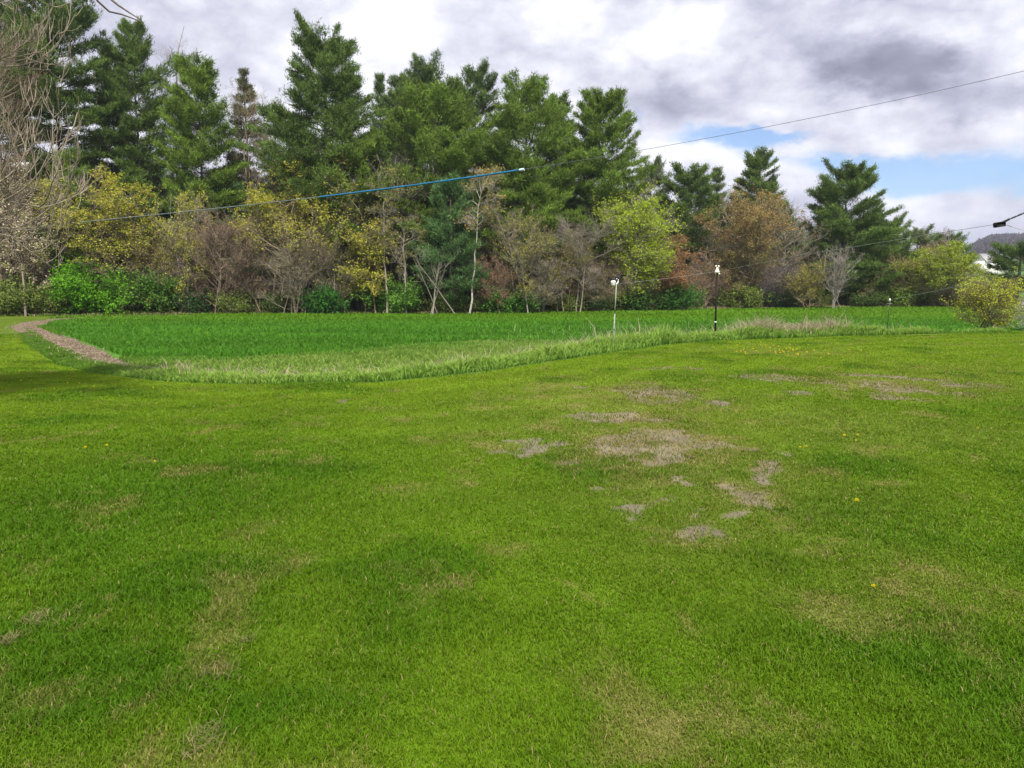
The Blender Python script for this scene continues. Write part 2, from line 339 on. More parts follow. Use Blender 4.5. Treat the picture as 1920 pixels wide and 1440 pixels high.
# ---------------------------------------------------------------- lawn grass
def sample_polar(N, d0, d1, k, half=.80):
    # distance density ~ d^-k per unit length
    u = rng.random(N); p = 1 - k
    d = (d0 ** p + u * (d1 ** p - d0 ** p)) ** (1 / p) if abs(p) > 1e-3 else d0 * (d1 / d0) ** u
    x = (rng.random(N) * 2 - 1) * (d * half + .6); return x, d
def make_lawn_grass():
    N = 1500000
    x, y = sample_polar(N, 2.2, 33, .75)
    ok = ~inside(x, y) & (y - forest_y(x) < 0); x, y = x[ok], y[ok]
    st = lawn_state(x, y); keep = rng.random(len(x)) > st[0] * (.40 + .50 * sstep(fbm(x, y, .3, 3, 3), .35, .6)); x, y = x[keep], y[keep]; st = [q[keep] for q in st]
    n = len(x); d = np.hypot(x, y)
    h = (.016 + .014 * rng.random(n)) * (1 + .7 * st[2] - .35 * st[1]) * (1 + .25 * sstep(d, 4, 20)) * (.45 + 1.1 * fbm(x, y, .17, 3, 3))
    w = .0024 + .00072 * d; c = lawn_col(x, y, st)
    straw = rng.random(n) < (.022 + .26 * st[1] + .35 * st[0])
    jit = (.80 + .42 * rng.random(n))[:, None]; c = c * jit
    c[straw] = C_(.27, .225, .085) * (.6 + .7 * rng.random((straw.sum(), 1)))
    P = np.stack([x, y, H(x, y) - .003], 1)
    tip = c * (1.1 + .35 * rng.random((n, 1)))
    m = MB(); m.blades(P, h, w, .25 + .75 * rng.random(n), c, tip)
    # dry thatch lying in clumps
    for (u, v, r, k) in ((68, 1168, 14, 110), (10, 1212, 13, 90), (385, 1398, 24, 130), (410, 1270, 22, 60), (455, 1215, 10, 25), (120, 1165, 20, 40), (1190, 940, 30, 80), (1320, 990, 35, 90)):
        cx, cy = gp(u, v); rr = r / FPX * cy; kx = cx + rng.normal(0, rr * .9, k); ky = cy + rng.normal(0, rr * 1.5, k)
        Pk = np.stack([kx, ky, H(kx, ky) + .01 + .02 * rng.random(k)], 1)
        m.blades(Pk, .018 + .026 * rng.random(k), np.full(k, .003), 1.2 + 1.2 * rng.random(k), C_(.26, .23, .10) * (.6 + .6 * rng.random((k, 1))))
    # thin thatch and surviving tufts inside the bare areas
    k = 260000; kx = -4 + 16 * rng.random(k); ky = 4.5 + 14 * rng.random(k); sb = lawn_state(kx, ky)[0]; ok = (sb > .12) & ~inside(kx, ky); kx, ky, sb = kx[ok], ky[ok], sb[ok]; k = len(kx)
    clump = fbm(kx, ky, .16, 2, 3); grn = (clump > .54) & (rng.random(k) < 1.1 - .5 * sb); sel = grn | (rng.random(k) < .35); kx, ky, grn = kx[sel], ky[sel], grn[sel]; k = len(kx)
    kc = np.where(grn[:, None], lawn_col(kx, ky) * (.7 + .5 * rng.random((k, 1))), C_(.30, .25, .16) * (.3 + .9 * rng.random((k, 1))))
    m.blades(np.stack([kx, ky, H(kx, ky)], 1), np.where(grn, .022 + .03 * rng.random(k), .014 + .02 * rng.random(k)), .003 + .0006 * ky, np.where(grn, .4, 1.4) + .8 * rng.random(k), kc)
    o = m.build('lawn_grass', M_grass); struct(o, 'stuff')
    tag(o, 'short mown green grass with straw coloured thin patches covering the yard', 'grass')
make_lawn_grass()

DIRT = np.array([(-8.3, 18.2), (-10.6, 20.0), (-13.2, 23.5), (-16.2, 27.5), (-20.5, 33), (-25.5, 40), (-28.6, 46), (-29.6, 51), (-27.5, 54.5), (-23, 56)], float)
def make_tall_grass():
    # along the edge curve
    seg = np.diff(EDGE, axis=0); L = np.hypot(*seg.T); cum = np.concatenate([[0], np.cumsum(L)])
    def along(n, s0, s1):
        s = s0 + rng.random(n) * (s1 - s0); i = np.clip(np.searchsorted(cum, s) - 1, 0, len(seg) - 1)
        t = (s - cum[i]) / L[i]; p = EDGE[i] + seg[i] * t[:, None]; nrm = np.stack([-seg[i, 1], seg[i, 0]], 1) / L[i][:, None]
        return p, nrm
    m = MB(); s_left = cum[0]; s_right = cum[13]
    N = 170000; p, nr = along(N, s_left, s_right)
    x0 = p[:, 0]; d = rng.random(N) ** .8 * np.interp(x0, [-25, -12, -8, 0, 8, 12, 16, 18], [.5, 1.0, 2.0, 2.6, 2.8, 2.6, 2.0, .8]) + .25 * (fbm(p[:, 0], p[:, 1], .7, 1) - .5)
    q = p + nr * d[:, None]; n = N
    gap = np.interp(q[:, 0], [15.0, 15.6, 16.6, 17.2], [0, 1, 1, 0]); ok = rng.random(n) > gap * .9; q = q[ok]; x0 = x0[ok]; d = d[ok]; n = len(q)
    hh = np.interp(x0, [-25, -12, -8, -2, 2, 5, 9, 12, 14, 17], [.06, .12, .22, .27, .38, .50, .52, .46, .36, .2]) * (.25 + 1.5 * fbm(q[:, 0], q[:, 1], .7, 2, 4)) * (.5 + .6 * rng.random(n) + .3 * rng.random(n) ** 8) * .86 * (.55 + .45 * sstep(d, 0, .5))
    c = C_(.055, .15, .018) * (.7 + .6 * rng.random((n, 1))) * (.75 + .5 * fbm(q[:, 0], q[:, 1], 1.2, 3)[:, None])  # blade base darkened for the shaded front; pale tips brightened for the lit top
    tl_ = sstep(q[:, :1], -12, -5); tip = (C_(.30, .45, .07) * tl_ + C_(.13, .24, .02) * (1 - tl_)) * (.7 + .6 * rng.random((n, 1)))
    dry = (rng.random(n) < np.interp(q[:, 0], [7.6, 8.8, 11.4, 12.2], [.03, .85, .85, .03])) & (rng.random(n) < sstep(d, .3, 1.4) + .03)
    c[dry] = C_(.33, .29, .17); tip[dry] = C_(.42, .36, .24); hh[dry] *= 1.7
    m.blades(np.stack([q[:, 0], q[:, 1], H(q[:, 0], q[:, 1]) - .01], 1), hh, .016 + .016 * rng.random(n), .25 + .7 * rng.random(n), c, tip)
    o = m.build('tall_grass', M_grass); struct(o, 'stuff'); tag(o, 'tall unmown pale tipped grass strip between lawn and green field', 'grass')
    # rough margin
    m = MB(); N = 620000; q = np.stack([-27 + 42 * rng.random(N), 13.5 + 28 * rng.random(N)], 1); d = seg_dist(q[:, 0], q[:, 1], EDGE)
    ok = inside(q[:, 0], q[:, 1]) & (d > .3) & (d < margin_w(q[:, 0]) * 1.12 + .3 * (q[:, 0] < -9)) & (seg_dist(q[:, 0], q[:, 1], DIRT) > .8); q = q[ok]; n = len(q)
    t = fbm(q[:, 0], q[:, 1], 1.0, 2, 4)[:, None]
    t = t * sstep(q[:, :1], -13, -8); c = (C_(.085, .185, .015) * (1 - t) + C_(.24, .32, .07) * t) * (.7 + .6 * rng.random((n, 1)))
    m.blades(np.stack([q[:, 0], q[:, 1], H(q[:, 0], q[:, 1]) - .01], 1), .08 + .13 * rng.random(n), .02 + .014 * rng.random(n), .3 + .6 * rng.random(n), c, c * 1.25)
    # pale weedy stalks poking out of the field near the poles
    k = 200; x = rng.normal(5.5, 3.2, k); y = 27 + rng.random(k) * 10 + x * .2; hh = .25 + .35 * rng.random(k)
    m.blades(np.stack([x, y, H(x, y)], 1), hh, np.full(k, .014), .1 + .3 * rng.random(k), C_(.3, .38, .16) * np.ones((k, 3)), C_(.55, .58, .3) * np.ones((k, 3)))
    o = m.build('rough_grass', M_grass); struct(o, 'stuff'); tag(o, 'pale rough grass margin sloping from tall strip down to the crop', 'grass')
make_tall_grass()

def make_crop():
    m = MB(); N = 480000; x, y = sample_polar(N, 15, 95, .9, .78)
    ok = inside(x, y) & (y < forest_y(x) - 1.5); x, y = x[ok], y[ok]; de = seg_dist(x, y, EDGE)
    y = np.where(rng.random(len(y)) < .75, np.round(y / .36) * .36 + rng.normal(0, .05, len(y)), y)
    ok = de > margin_w(x) * (.85 + .25 * fbm(x, y, 1.5, 2)); x, y = x[ok], y[ok]
    dd = seg_dist(x, y, DIRT); ok = (dd > 1.1) ; x, y = x[ok], y[ok]; n = len(x)
    st = fbm(x * .22, y, 1.6, 4, 4); hgt = (.13 + .10 * rng.random(n)) * (.6 + .8 * st)
    fy = sstep(y + 5 * (fbm(x, y, 8, 2) - .5), 40, 58)[:, None]
    c = C_(.062, .170, .012) * (1 - fy) + C_(.095, .195, .008) * fy
    c = c * (.65 + .7 * st[:, None]) * (.75 + .5 * rng.random((n, 1)))
    m.blades(np.stack([x, y, H(x, y) - .01], 1), hgt, .010 + .0008 * y, .3 + .6 * rng.random(n), c, c * 1.35)
    o = m.build('crop_grass', M_grass); struct(o, 'stuff'); tag(o, 'dense deep green cereal crop filling the field before the woods', 'crop')
make_crop()

def make_dirt():
    # draped ribbon of bare earth
    P = []; W = []
    wd = [.12, .4, .6, .75, .95, 1.1, 1.2, 1.3, 1.0, .2]
    for i in range(len(DIRT) - 1):
        for t in np.linspace(0, 1, 26, endpoint=False):
            P.append(DIRT[i] * (1 - t) + DIRT[i + 1] * t); W.append(wd[i] * (1 - t) + wd[i + 1] * t)
    P = np.array(P); W = np.array(W)
    for _ in range(12): P[1:-1] = (P[:-2] + P[1:-1] * 2 + P[2:]) / 4
    W = W * .78; P[:, 0] += .5
    T = norm(np.gradient(P, axis=0)); Nn = np.stack([-T[:, 1], T[:, 0]], 1); K = 14
    jl = 1 + .5 * (fbm(np.arange(len(P)), 0 * W, 5, 1, 3) - .5); jr = 1 + .6 * (fbm(np.arange(len(P)), 0 * W + 50, 4, 2, 3) - .5)
    s = np.linspace(-1, 1, K)[None]; off = np.where(s < 0, s * (W * jl)[:, None], s * (W * jr)[:, None])
    Q = P[:, None] + Nn[:, None] * off[..., None]; z = H(Q[..., 0], Q[..., 1]) + .02 + .05 * (fbm(Q[..., 0], Q[..., 1], .35, 5, 3) - .3) * (1 - s ** 6)
    z = np.where(np.abs(s) > .95, z - .05, z)
    V = np.concatenate([Q, z[..., None]], -1); i = np.arange(V.shape[0] * K).reshape(-1, K)
    F = np.stack([i[:-1, :-1], i[1:, :-1], i[1:, 1:], i[:-1, 1:]], -1).reshape(-1, 4)
    m = MB(); c = C_(.185, .135, .095) * (.6 + .8 * fbm(Q[..., 0], Q[..., 1], .5, 3)[..., None]); m.add(V, F, c.reshape(-1, 3))
    o = m.build('dirt_path', M_soil, None, True); struct(o)
    m = MB(); n = 9000; k = rng.integers(0, len(P), n); t = rng.normal(0, .55, n); q = P[k] + Nn[k] * (W[k] * t)[:, None] + rng.normal(0, .08, (n, 2))
    Pk = np.stack([q[:, 0], q[:, 1], H(q[:, 0], q[:, 1]) + .03], 1); a = rng.random(n) * 2 * pi
    col = C_(.34, .28, .19) * (.35 + .9 * rng.random((n, 1)))
    m.blades(Pk, .02 + .035 * rng.random(n), .015 + .03 * rng.random(n), 1 + 2 * rng.random(n), col)
    o = m.build('straw_litter', M_grass); struct(o, 'stuff'); tag(o, 'pale dry stubble and clods scattered over the bare dirt path', 'straw')
make_dirt()

# ---------------------------------------------------------------- tree builders
def curves(st, dr, L, S, up, wob, g):
    N = len(st); P = np.empty((N, S, 3)); P[:, 0] = st; d = norm(dr); up = np.broadcast_to(up, (N,))
    for s in range(1, S):
        d = norm(d + g.normal(0, wob, (N, 3)) + np.stack([0 * up, 0 * up, up / S], 1)); P[:, s] = P[:, s - 1] + d * (L / (S - 1))[:, None]
    return P
def kids(P, n, t0, t1, amin, amax, g):
    N, S, _ = P.shape; t = t0 + (t1 - t0) * g.random(N * n); par = np.repeat(np.arange(N), n)
    f = t * (S - 1); i = np.minimum(f.astype(int), S - 2); fr = (f - i)[:, None]
    a = P[par, i]; b = P[par, i + 1]; tan = norm(b - a); r = norm(g.normal(size=(N * n, 3))); pp = norm(r - (r * tan).sum(1, keepdims=True) * tan)
    an = np.radians(amin + (amax - amin) * g.random(N * n))[:, None]
    return a * (1 - fr) + b * fr, np.cos(an) * tan + np.sin(an) * pp, t, par

def pine(parent, Ht, base, prof, seed, col=(.040, .092, .018), tr=.22, dens=1.0, lean=0.0, tufts=8, up_low=-4, extra=None, flat=.07):
    g = np.random.default_rng(seed); mt = MB(); mc = MB(); bark = np.array((.085, .072, .062))
    tz = np.linspace(0, Ht * .97, 12); wob = np.cumsum(g.normal(0, .07, (12, 2)), 0) * .6; wob[0] = 0
    T = np.stack([wob[:, 0] + lean * (tz / Ht) ** 1.5, wob[:, 1], tz], 1)
    mt.tubes(T[None], (tr * (1 - tz / Ht * .92))[None], 8, bark)
    zs = []; z = Ht * base
    while z < Ht - .5:
        k = g.integers(5, 8); zs += [z + g.normal(0, .12)] * k; z += .46 + .28 * g.random()
    zs = np.array(zs); n = len(zs); t = np.clip((zs - Ht * base) / (Ht * (1 - base)), 0, 1)
    az = g.random(n) * 2 * pi; Rr = np.interp(t, [p[0] for p in prof], [p[1] for p in prof])
    # lumpy: length varies smoothly by azimuth and height, some branches missing
    L = Rr * 1.16 * (.76 + .34 * g.random(n)) * (1 + .06 * np.sin(az * 2 + t * 9 + seed) + .08 * np.sin(az * 3 - t * 23))
    if extra:
        for (et, ea, el_) in extra: zs = np.append(zs, Ht * base + et * Ht * (1 - base)); az = np.append(az, ea); L = np.append(L, el_); t = np.append(t, et)
        n = len(zs)
    L = np.maximum(L, .35)
    e = np.radians(up_low + 48 * t ** 1.6 + g.normal(0, 6, n))
    st = np.stack([np.interp(zs, tz, T[:, 0]), np.interp(zs, tz, T[:, 1]), zs], 1)
    dr = np.stack([np.cos(az) * np.cos(e), np.sin(az) * np.cos(e), np.sin(e)], 1)
    P = curves(st, dr, L, 6, .45, .05, g)
    mt.tubes(P, (.05 * (L / 4) ** .6)[:, None] * np.linspace(1, .25, 6), 3, bark * 1.1)
    m_ = np.maximum((10 + L * 27 * dens), 5).astype(int); par = np.repeat(np.arange(n), m_); M = len(par)
    tt = .22 + .80 * g.random(M) ** .75; f = np.clip(tt, 0, 1) * 5; i = np.minimum(f.astype(int), 4); fr = (f - i)[:, None]
    C = P[par, i] * (1 - fr) + P[par, i + 1] * fr
    tan = norm(P[par, i + 1] - P[par, i]); side = norm(np.cross(tan, [0, 0, 1.]))
    lat = g.normal(0, 1, M) * L[par] * (.22 - .15 * np.clip(tt, 0, 1)) + g.normal(0, .08, M)
    C = C + side * lat[:, None] + tan * (g.normal(0, .15, M))[:, None] + np.array([0, 0, 1.]) * (g.normal(0, flat, M) - .35 * np.abs(lat) * .4)[:, None]
    bl = .72 + .56 * g.random(n); tl = bl[par] * (.75 + .5 * g.random(M))
    yl = g.random(M)[:, None] ** 2; tc = np.asarray(col) * tl[:, None] * (1 - yl * .45) + np.array([.13, .185, .03]) * yl * .45 * tl[:, None]
    K = tufts; C2 = np.repeat(C, K, 0) + g.normal(0, .10, (M * K, 3)); outw = np.repeat(norm(tan * .5 + side * np.sign(lat)[:, None] * .5 + [0, 0, .75]), K, 0)
    a = norm(outw + g.normal(0, .55, (M * K, 3))) * (.17 + .21 * g.random(M * K))[:, None]
    bb = norm(np.cross(a, g.normal(size=(M * K, 3)))) * (.015 + .021 * g.random(M * K))[:, None]
    mc.tris(C2, a, bb, np.repeat(tc, K, 0) * (.8 + .4 * g.random((M * K, 1))))
    fz = Ht / np.percentile(np.concatenate(mc.v)[:, 2], 99.9)
    for q_ in (mt, mc): q_.v = [v * np.array([1, 1, fz]) for v in q_.v]
    mt.build('trunk', M_bark, parent); mc.build('crown', M_needle, parent)

def decid(parent, Ht, W, seed, stems=1, cb=.25, bark=(.16, .14, .12), leaf=None, nleaf=0, lsize=.14, tr=None, n1=20, n2=6, n3=6, n4=3,
          up=.35, lean=0.0, spread=.5, twig_r=.0085, e1=(20, 60), leafz=0.0, crown_pow=.5, twigcol=None, sw=None):
    g = np.random.default_rng(seed); mt = MB(); mb = MB(); bark = np.asarray(bark); tr = tr or Ht * .011
    twigcol = np.asarray(twigcol if twigcol is not None else bark * 1.0)
    S = 10; st = np.zeros((stems, 3)); sw = W * .12 if sw is None else sw
    if stems > 1: st[:, :2] = g.normal(0, sw, (stems, 2)) * .9
    hs = Ht * (.93 if stems == 1 else .95) * (np.ones(stems) if stems == 1 else .75 + .25 * g.random(stems))
    tgt = np.stack([g.normal(0, sw * 1.3 if stems > 1 else .02 * Ht, stems) + lean, g.normal(0, sw * 1.0, stems) * (stems > 1), hs], 1)
    q = np.linspace(0, 1, S)[None, :, None]; P0 = st[:, None] * (1 - q) + tgt[:, None] * q
    P0[:, 1:-1] += np.cumsum(g.normal(0, .012 * Ht, (stems, S - 2, 3)), 1) * np.array([1, 1, .2]) * .6
    rr = (tr * (.6 + .5 * g.random(stems)) / stems ** .35)[:, None] * (np.linspace(1, .12, S) ** .9)[None]
    mts = [MB() for _ in range(stems)]
    for k in range(stems): mts[k].tubes(P0[k:k + 1], rr[k:k + 1], 7, bark)
    s1, d1, t1, par = kids(P0, n1, cb, .98, 30, 70, g)
    az = g.random(len(s1)) * 2 * pi; e = np.radians(e1[0] + (e1[1] - e1[0]) * g.random(len(s1)))
    d1 = np.stack([np.cos(az) * np.cos(e), np.sin(az) * np.cos(e), np.sin(e)], 1)
    hz = np.clip((s1[:, 2] / Ht - cb) / (1 - cb), 0, 1)
    env = np.clip(4 * (hz * .8 + .16) * (1 - (hz * .8 + .16)), 0.05, 1) ** crown_pow
    L1 = W * .56 * env * (.6 + .5 * g.random(len(s1))) / np.cos(e * .7)
    P1 = curves(s1, d1, L1, 7, up, .10, g)
    r1 = (np.clip(L1 * .013, .012, tr * .6))[:, None] * np.linspace(1, .3, 7)
    for k in range(stems): mts[k].tubes(P1[k * n1:(k + 1) * n1], r1[k * n1:(k + 1) * n1], 4, bark)
    s2, d2, t2, p2 = kids(P1, n2, .2, 1, 25, 60, g); L2 = L1[p2] * (.25 + .3 * g.random(len(s2))) * (1.15 - .5 * t2)
    P2 = curves(s2, d2, L2, 5, up, .12, g); mb.tubes(P2, (np.clip(L2 * .011, twig_r, .05))[:, None] * np.linspace(1, .4, 5), 3, twigcol)
    s3, d3, t3, p3 = kids(P2, n3, .15, 1, 25, 60, g); L3 = L2[p3] * (.3 + .35 * g.random(len(s3))) + .1
    P3 = curves(s3, d3, L3, 4, up, .12, g); mb.tubes(P3, (twig_r * np.linspace(1, .5, 4))[None], 3, twigcol * (.8 + .4 * g.random((len(P3), 1))))
    src = P3
    if n4:
        s4, d4, t4, p4 = kids(P3, n4, .2, 1, 20, 55, g); L4 = L3[p4] * (.4 + .3 * g.random(len(s4))) + .05
        P4 = curves(s4, d4, L4, 3, up, .1, g); mb.tubes(P4, (twig_r * .75 * np.linspace(1, .5, 3))[None], 3, twigcol * (.8 + .4 * g.random((len(P4), 1)))); src = P4
    allz = np.concatenate([v.reshape(-1, 3) for v in mb.v]); fz = Ht / np.percentile(allz[:, 2], 99.97); fx = min(1.25, W / (np.percentile(allz[:, 0], 98.5) - np.percentile(allz[:, 0], 1.5)))
    ml = None
    if nleaf:
        ml = MB(); k = g.integers(0, len(src), nleaf); 
        if leafz > 0:
            zz = src[:, -1, 2] / Ht; w = np.clip(zz - leafz, .02, 1) * (.6 + .8 * fbm(src[:, -1, 0], src[:, -1, 2], W * .18, seed % 5, 3)) ** 1.5; k = g.choice(len(src), nleaf, p=w / w.sum())
        else:
            w = (.3 + fbm(src[:, -1, 0] + src[:, -1, 1] * .5, src[:, -1, 2], W * .2, seed % 5, 3)) ** 1.8; k = g.choice(len(src), nleaf, p=w / w.sum())
        i = g.integers(1, src.shape[1], nleaf); C = src[k, i] + g.normal(0, lsize * .5, (nleaf, 3))
        a = norm(g.normal(size=(nleaf, 3)) + [0, 0, .2]) * (lsize * (.6 + .8 * g.random(nleaf)))[:, None]; b_ = norm(np.cross(a, g.normal(size=(nleaf, 3)))) * (lsize * (.22 + .2 * g.random(nleaf)))[:, None]
        cols = np.asarray(leaf, float); cols = cols if cols.ndim == 2 else cols[None]
        cidx = g.integers(0, len(cols), len(src)); cl = cols[cidx[k]] * (.65 + .7 * g.random((nleaf, 1)))
        ml.diamonds(C, a, b_, cl)
    for q_ in mts + [mb] + ([ml] if ml else []): q_.v = [v * np.array([fx, fx, fz]) for v in q_.v]
    for q_ in mts: q_.build('trunk', M_bark, parent)
    mb.build('twigs', M_bark, parent)
    if ml: ml.build('foliage', M_leaf, parent)

def shrub(parent, Ht, W, seed, leaf, nleaf=5000, lsize=.12, bark=(.16, .12, .09), nst=40, D=None):
    g = np.random.default_rng(seed); D = D or W * .8; ms = MB()
    az = g.random(nst) * 2 * pi; e = np.radians(35 + 50 * g.random(nst)); d = np.stack([np.cos(az) * np.cos(e) * W / 2, np.sin(az) * np.cos(e) * D / 2, np.sin(e) * Ht], 1)
    L = np.linalg.norm(d, axis=1) * (.75 + .3 * g.random(nst)); P = curves(np.stack([g.normal(0, W * .1, nst), g.normal(0, D * .1, nst), 0 * az], 1), d, L, 7, -.9 * Ht / max(Ht, W) * .6, .08, g)
    ms.tubes(P, np.linspace(.022, .006, 7)[None], 3, bark)
    s2, d2, t2, p2 = kids(P, 9, .2, 1, 25, 70, g); L2 = L[p2] * (.2 + .25 * g.random(len(s2))); P2 = curves(s2, d2, L2, 5, -.1, .12, g)
    ms.tubes(P2, np.linspace(.011, .005, 5)[None], 3, bark)
    ok = P2[:, -1, 2] > 0
    ms.build('stems', M_bark, parent); P2 = P2[ok] if ok.any() else P2
    if nleaf:
        k = g.integers(0, len(P2), nleaf); i = g.integers(1, 5, nleaf); C = P2[k, i] + g.normal(0, lsize * 1.0, (nleaf, 3)); C[:, 2] = np.abs(C[:, 2]) + .03
        a = norm(g.normal(size=(nleaf, 3)) + [0, -.3, .15]) * (lsize * (.6 + .8 * g.random(nleaf)))[:, None]; b_ = norm(np.cross(a, g.normal(size=(nleaf, 3)) + [0, 0, .8])) * (lsize * .32)
        cl = np.asarray(leaf) * (.6 + .8 * g.random((nleaf, 1))) * (.8 + .4 * g.random(len(P2))[k])[:, None]
        ml = MB(); ml.diamonds(C, a, b_, cl); ml.build('foliage', M_leaf, parent)

def base_pt(u, Y):
    x = (u - 960) / FPX * (Y * math.cos(PITCH) + 0) ; x = at(u, 560, Y)[0]; return x, Y, float(H(x, Y))
def top_h(u, v, Y): return at(u, v, Y)[2] - float(H(at(u, v, Y)[0], Y))
px = lambda w, Y: w / FPX * Y

# ---------------------------------------------------------------- pines
PF_BROAD = [(0, .55), (.12, .95), (.3, 1.0), (.55, .8), (.75, .6), (.9, .42), (1, .2)]
PF_OVAL = [(0, .5), (.2, .9), (.4, 1.0), (.65, .9), (.85, .68), (.95, .5), (1, .3)]
PF_CONE = [(0, .9), (.2, 1.0), (.5, .72), (.8, .35), (1, .08)]
PINES = [  # u, top v, Y, halfwidth px, crown base frac, profile, colour, seed, label, opts
    (128, -75, 64, 95, .42, PF_OVAL, 0, 11, 'tall dark pine whose top leaves the frame, behind the bare near branches', {}),
    (20, -120, 70, 85, .40, PF_OVAL, 0, 12, 'tall pine at the far left corner, mostly veiled by bare branches', {'dens': .6}),
    (272, 36, 68, 62, .42, [(0, .7), (.15, 1), (.35, .75), (.5, .95), (.7, .7), (.9, .4), (1, .1)], 0, 13, 'slim dark pine with bare lower trunk and sky showing between its limbs', {'dens': .75, 'extra': [(.62, 0.1, 5.2), (.60, -.1, 4.6)]}),
    (232, 78, 71, 42, .45, PF_OVAL, 0, 14, 'narrow dark pine just left of the slim one with sky gaps', {'dens': .8}),
    (390, 108, 66, 70, .30, PF_OVAL, 1, 15, 'bright green egg shaped pine between the slim pine and the brown topped spruce', {}),
    (474, 128, 72, 42, .45, PF_CONE, 3, 16, 'sparse spruce with dark pointed top and brownish bare limbs', {'dens': .4, 'up_low': -12}),
    (625, 33, 64, 122, .36, [(0, .75), (.06, 1), (.2, .98), (.38, .85), (.55, .66), (.72, .56), (.85, .52), (.95, .44), (1, .3)], 0, 17, 'largest broad pine with layered limbs standing above all its neighbours', {'tr': .36, 'extra': [(.30, pi, 7.4), (.42, pi * .96, 6.2), (.12, .0, 7.0)], 'dens': 1.1}),
    (716, 138, 76, 26, .4, PF_CONE, 2, 18, 'thin distant pine tip just right of the largest pine', {'dens': .8}),
    (762, 142, 74, 42, .35, PF_OVAL, 2, 19, 'dark rounded pine showing left of the twin crowned pines', {}),
    (812, 105, 72, 66, .35, PF_OVAL, 2, 20, 'bushy topped pine rising behind the light green one', {}),
    (893, 117, 73, 52, .48, PF_OVAL, 2, 21, 'pine with loose round top and bare dark trunk against the sky', {'dens': .8}),
    (822, 158, 66, 115, .14, [(0, .35), (.15, .55), (.35, .9), (.55, 1), (.75, .9), (.9, .6), (1, .2)], 1, 22, 'light green wide pine clothed in limbs nearly to the shrubs', {}),
    (985, 143, 67, 98, .22, [(0, .6), (.2, .8), (.4, 1), (.6, .9), (.8, .68), (.93, .5), (1, .3)], 1, 23, 'dense wide pine at the centre of the tree line', {}),
    (1045, 176, 71, 38, .4, PF_OVAL, 2, 24, 'small dark pine top peeping between two dense wide pines', {}),
    (1122, 170, 69, 88, .25, [(0, .6), (.2, .9), (.4, 1), (.6, .8), (.8, .64), (.93, .48), (1, .3)], 1, 25, 'broad pine ending the tall row beside the open sky', {}),
    (1216, 293, 84, 42, .3, PF_OVAL, 4, 26, 'thin greyish green pine behind the lime green birch', {'dens': .55}),
    (1284, 306, 80, 58, .22, PF_OVAL, 0, 27, 'compact dark pine between the lime birch and the orange maple', {}),
    (1333, 313, 92, 30, .3, PF_CONE, 4, 28, 'pale distant pine tip right of the compact dark pine', {'dens': .6}),
    (1414, 279, 86, 52, .42, [(0, .8), (.25, 1), (.5, .8), (.75, .65), (.9, .5), (1, .25)], 0, 29, 'round topped pine rising out of the orange maple', {}),
    (1460, 372, 84, 34, .5, PF_OVAL, 0, 30, 'low pine limbs poking out right of the round topped pine', {}),
    (1572, 303, 80, 78, .20, [(0, .9), (.2, 1), (.4, .95), (.6, .8), (.75, .78), (.9, .62), (1, .3)], 0, 31, 'big dark pine standing alone at the right with wind swept limbs', {'tr': .3, 'dens': 1.25, 'extra': [(.52, 0.0, 5.6), (.35, .0, 6.2)]}),
    (1655, 402, 83, 62, .12, PF_OVAL, 0, 32, 'lower dark pine leaning against the right side of the lone big pine', {}),
    (1722, 422, 92, 40, .2, PF_OVAL, 4, 33, 'greyish pine in the lowering tree line right of the big pine', {'dens': .7}),
    (1770, 434, 95, 42, .3, PF_OVAL, 0, 34, 'small pine top above the round yellow willow', {}),
    (1905, 452, 78, 58, .34, [(0, .8), (.3, 1), (.6, .95), (.85, .7), (1, .35)], 0, 35, 'round headed dark pine at the right frame edge on open grass', {'tr': .3, 'dens': 1.0}),
    (148, 285, 61, 58, .25, PF_BROAD, 1, 36, 'low spreading pine boughs above the yellow maple at left', {}),
    (262, 325, 65, 52, .15, PF_OVAL, 0, 37, 'short dark pine filling the gap behind the yellow maple', {}),
    (405, 330, 67, 70, .12, PF_OVAL, 5, 38, 'drooping blue green pine under the egg shaped pine', {}),
    (672, 235, 62, 72, .25, PF_OVAL, 1, 39, 'young light green pine below the largest pine', {'dens': .8}),
    (850, 330, 61, 66, .12, PF_BROAD, 5, 40, 'small front pine with flat separated limbs left of the leaning white birch', {'dens': .7}),
    (1020, 345, 64, 62, .22, PF_BROAD, 1, 41, 'short pine with fresh green fans before the central wide pine', {'dens': .8}),
    (560, 330, 70, 90, .1, PF_OVAL, 5, 42, 'shaded pine hidden behind the golden maple', {'dens': .7}),
    (1605, 470, 80, 70, .05, PF_OVAL, 0, 43, 'dark skirted pine at the foot of the lone big pine', {}),
]
PCOL = [(.098, .158, .034), (.132, .208, .030), (.092, .146, .045), (.11, .108, .062), (.15, .19, .085), (.078, .155, .056)]
for (u, v, Y, hw, cb, pf, ci, seed, lab, op) in PINES:
    b0 = base_pt(u, Y); Ht = top_h(u, v, Y); t = thing('pine_tree', lab, 'pine tree', b0, 'pines standing in the tree line')
    W = px(hw, Y); pine(t, Ht, cb, [(a, q * W) for a, q in pf], seed, PCOL[ci], **op)

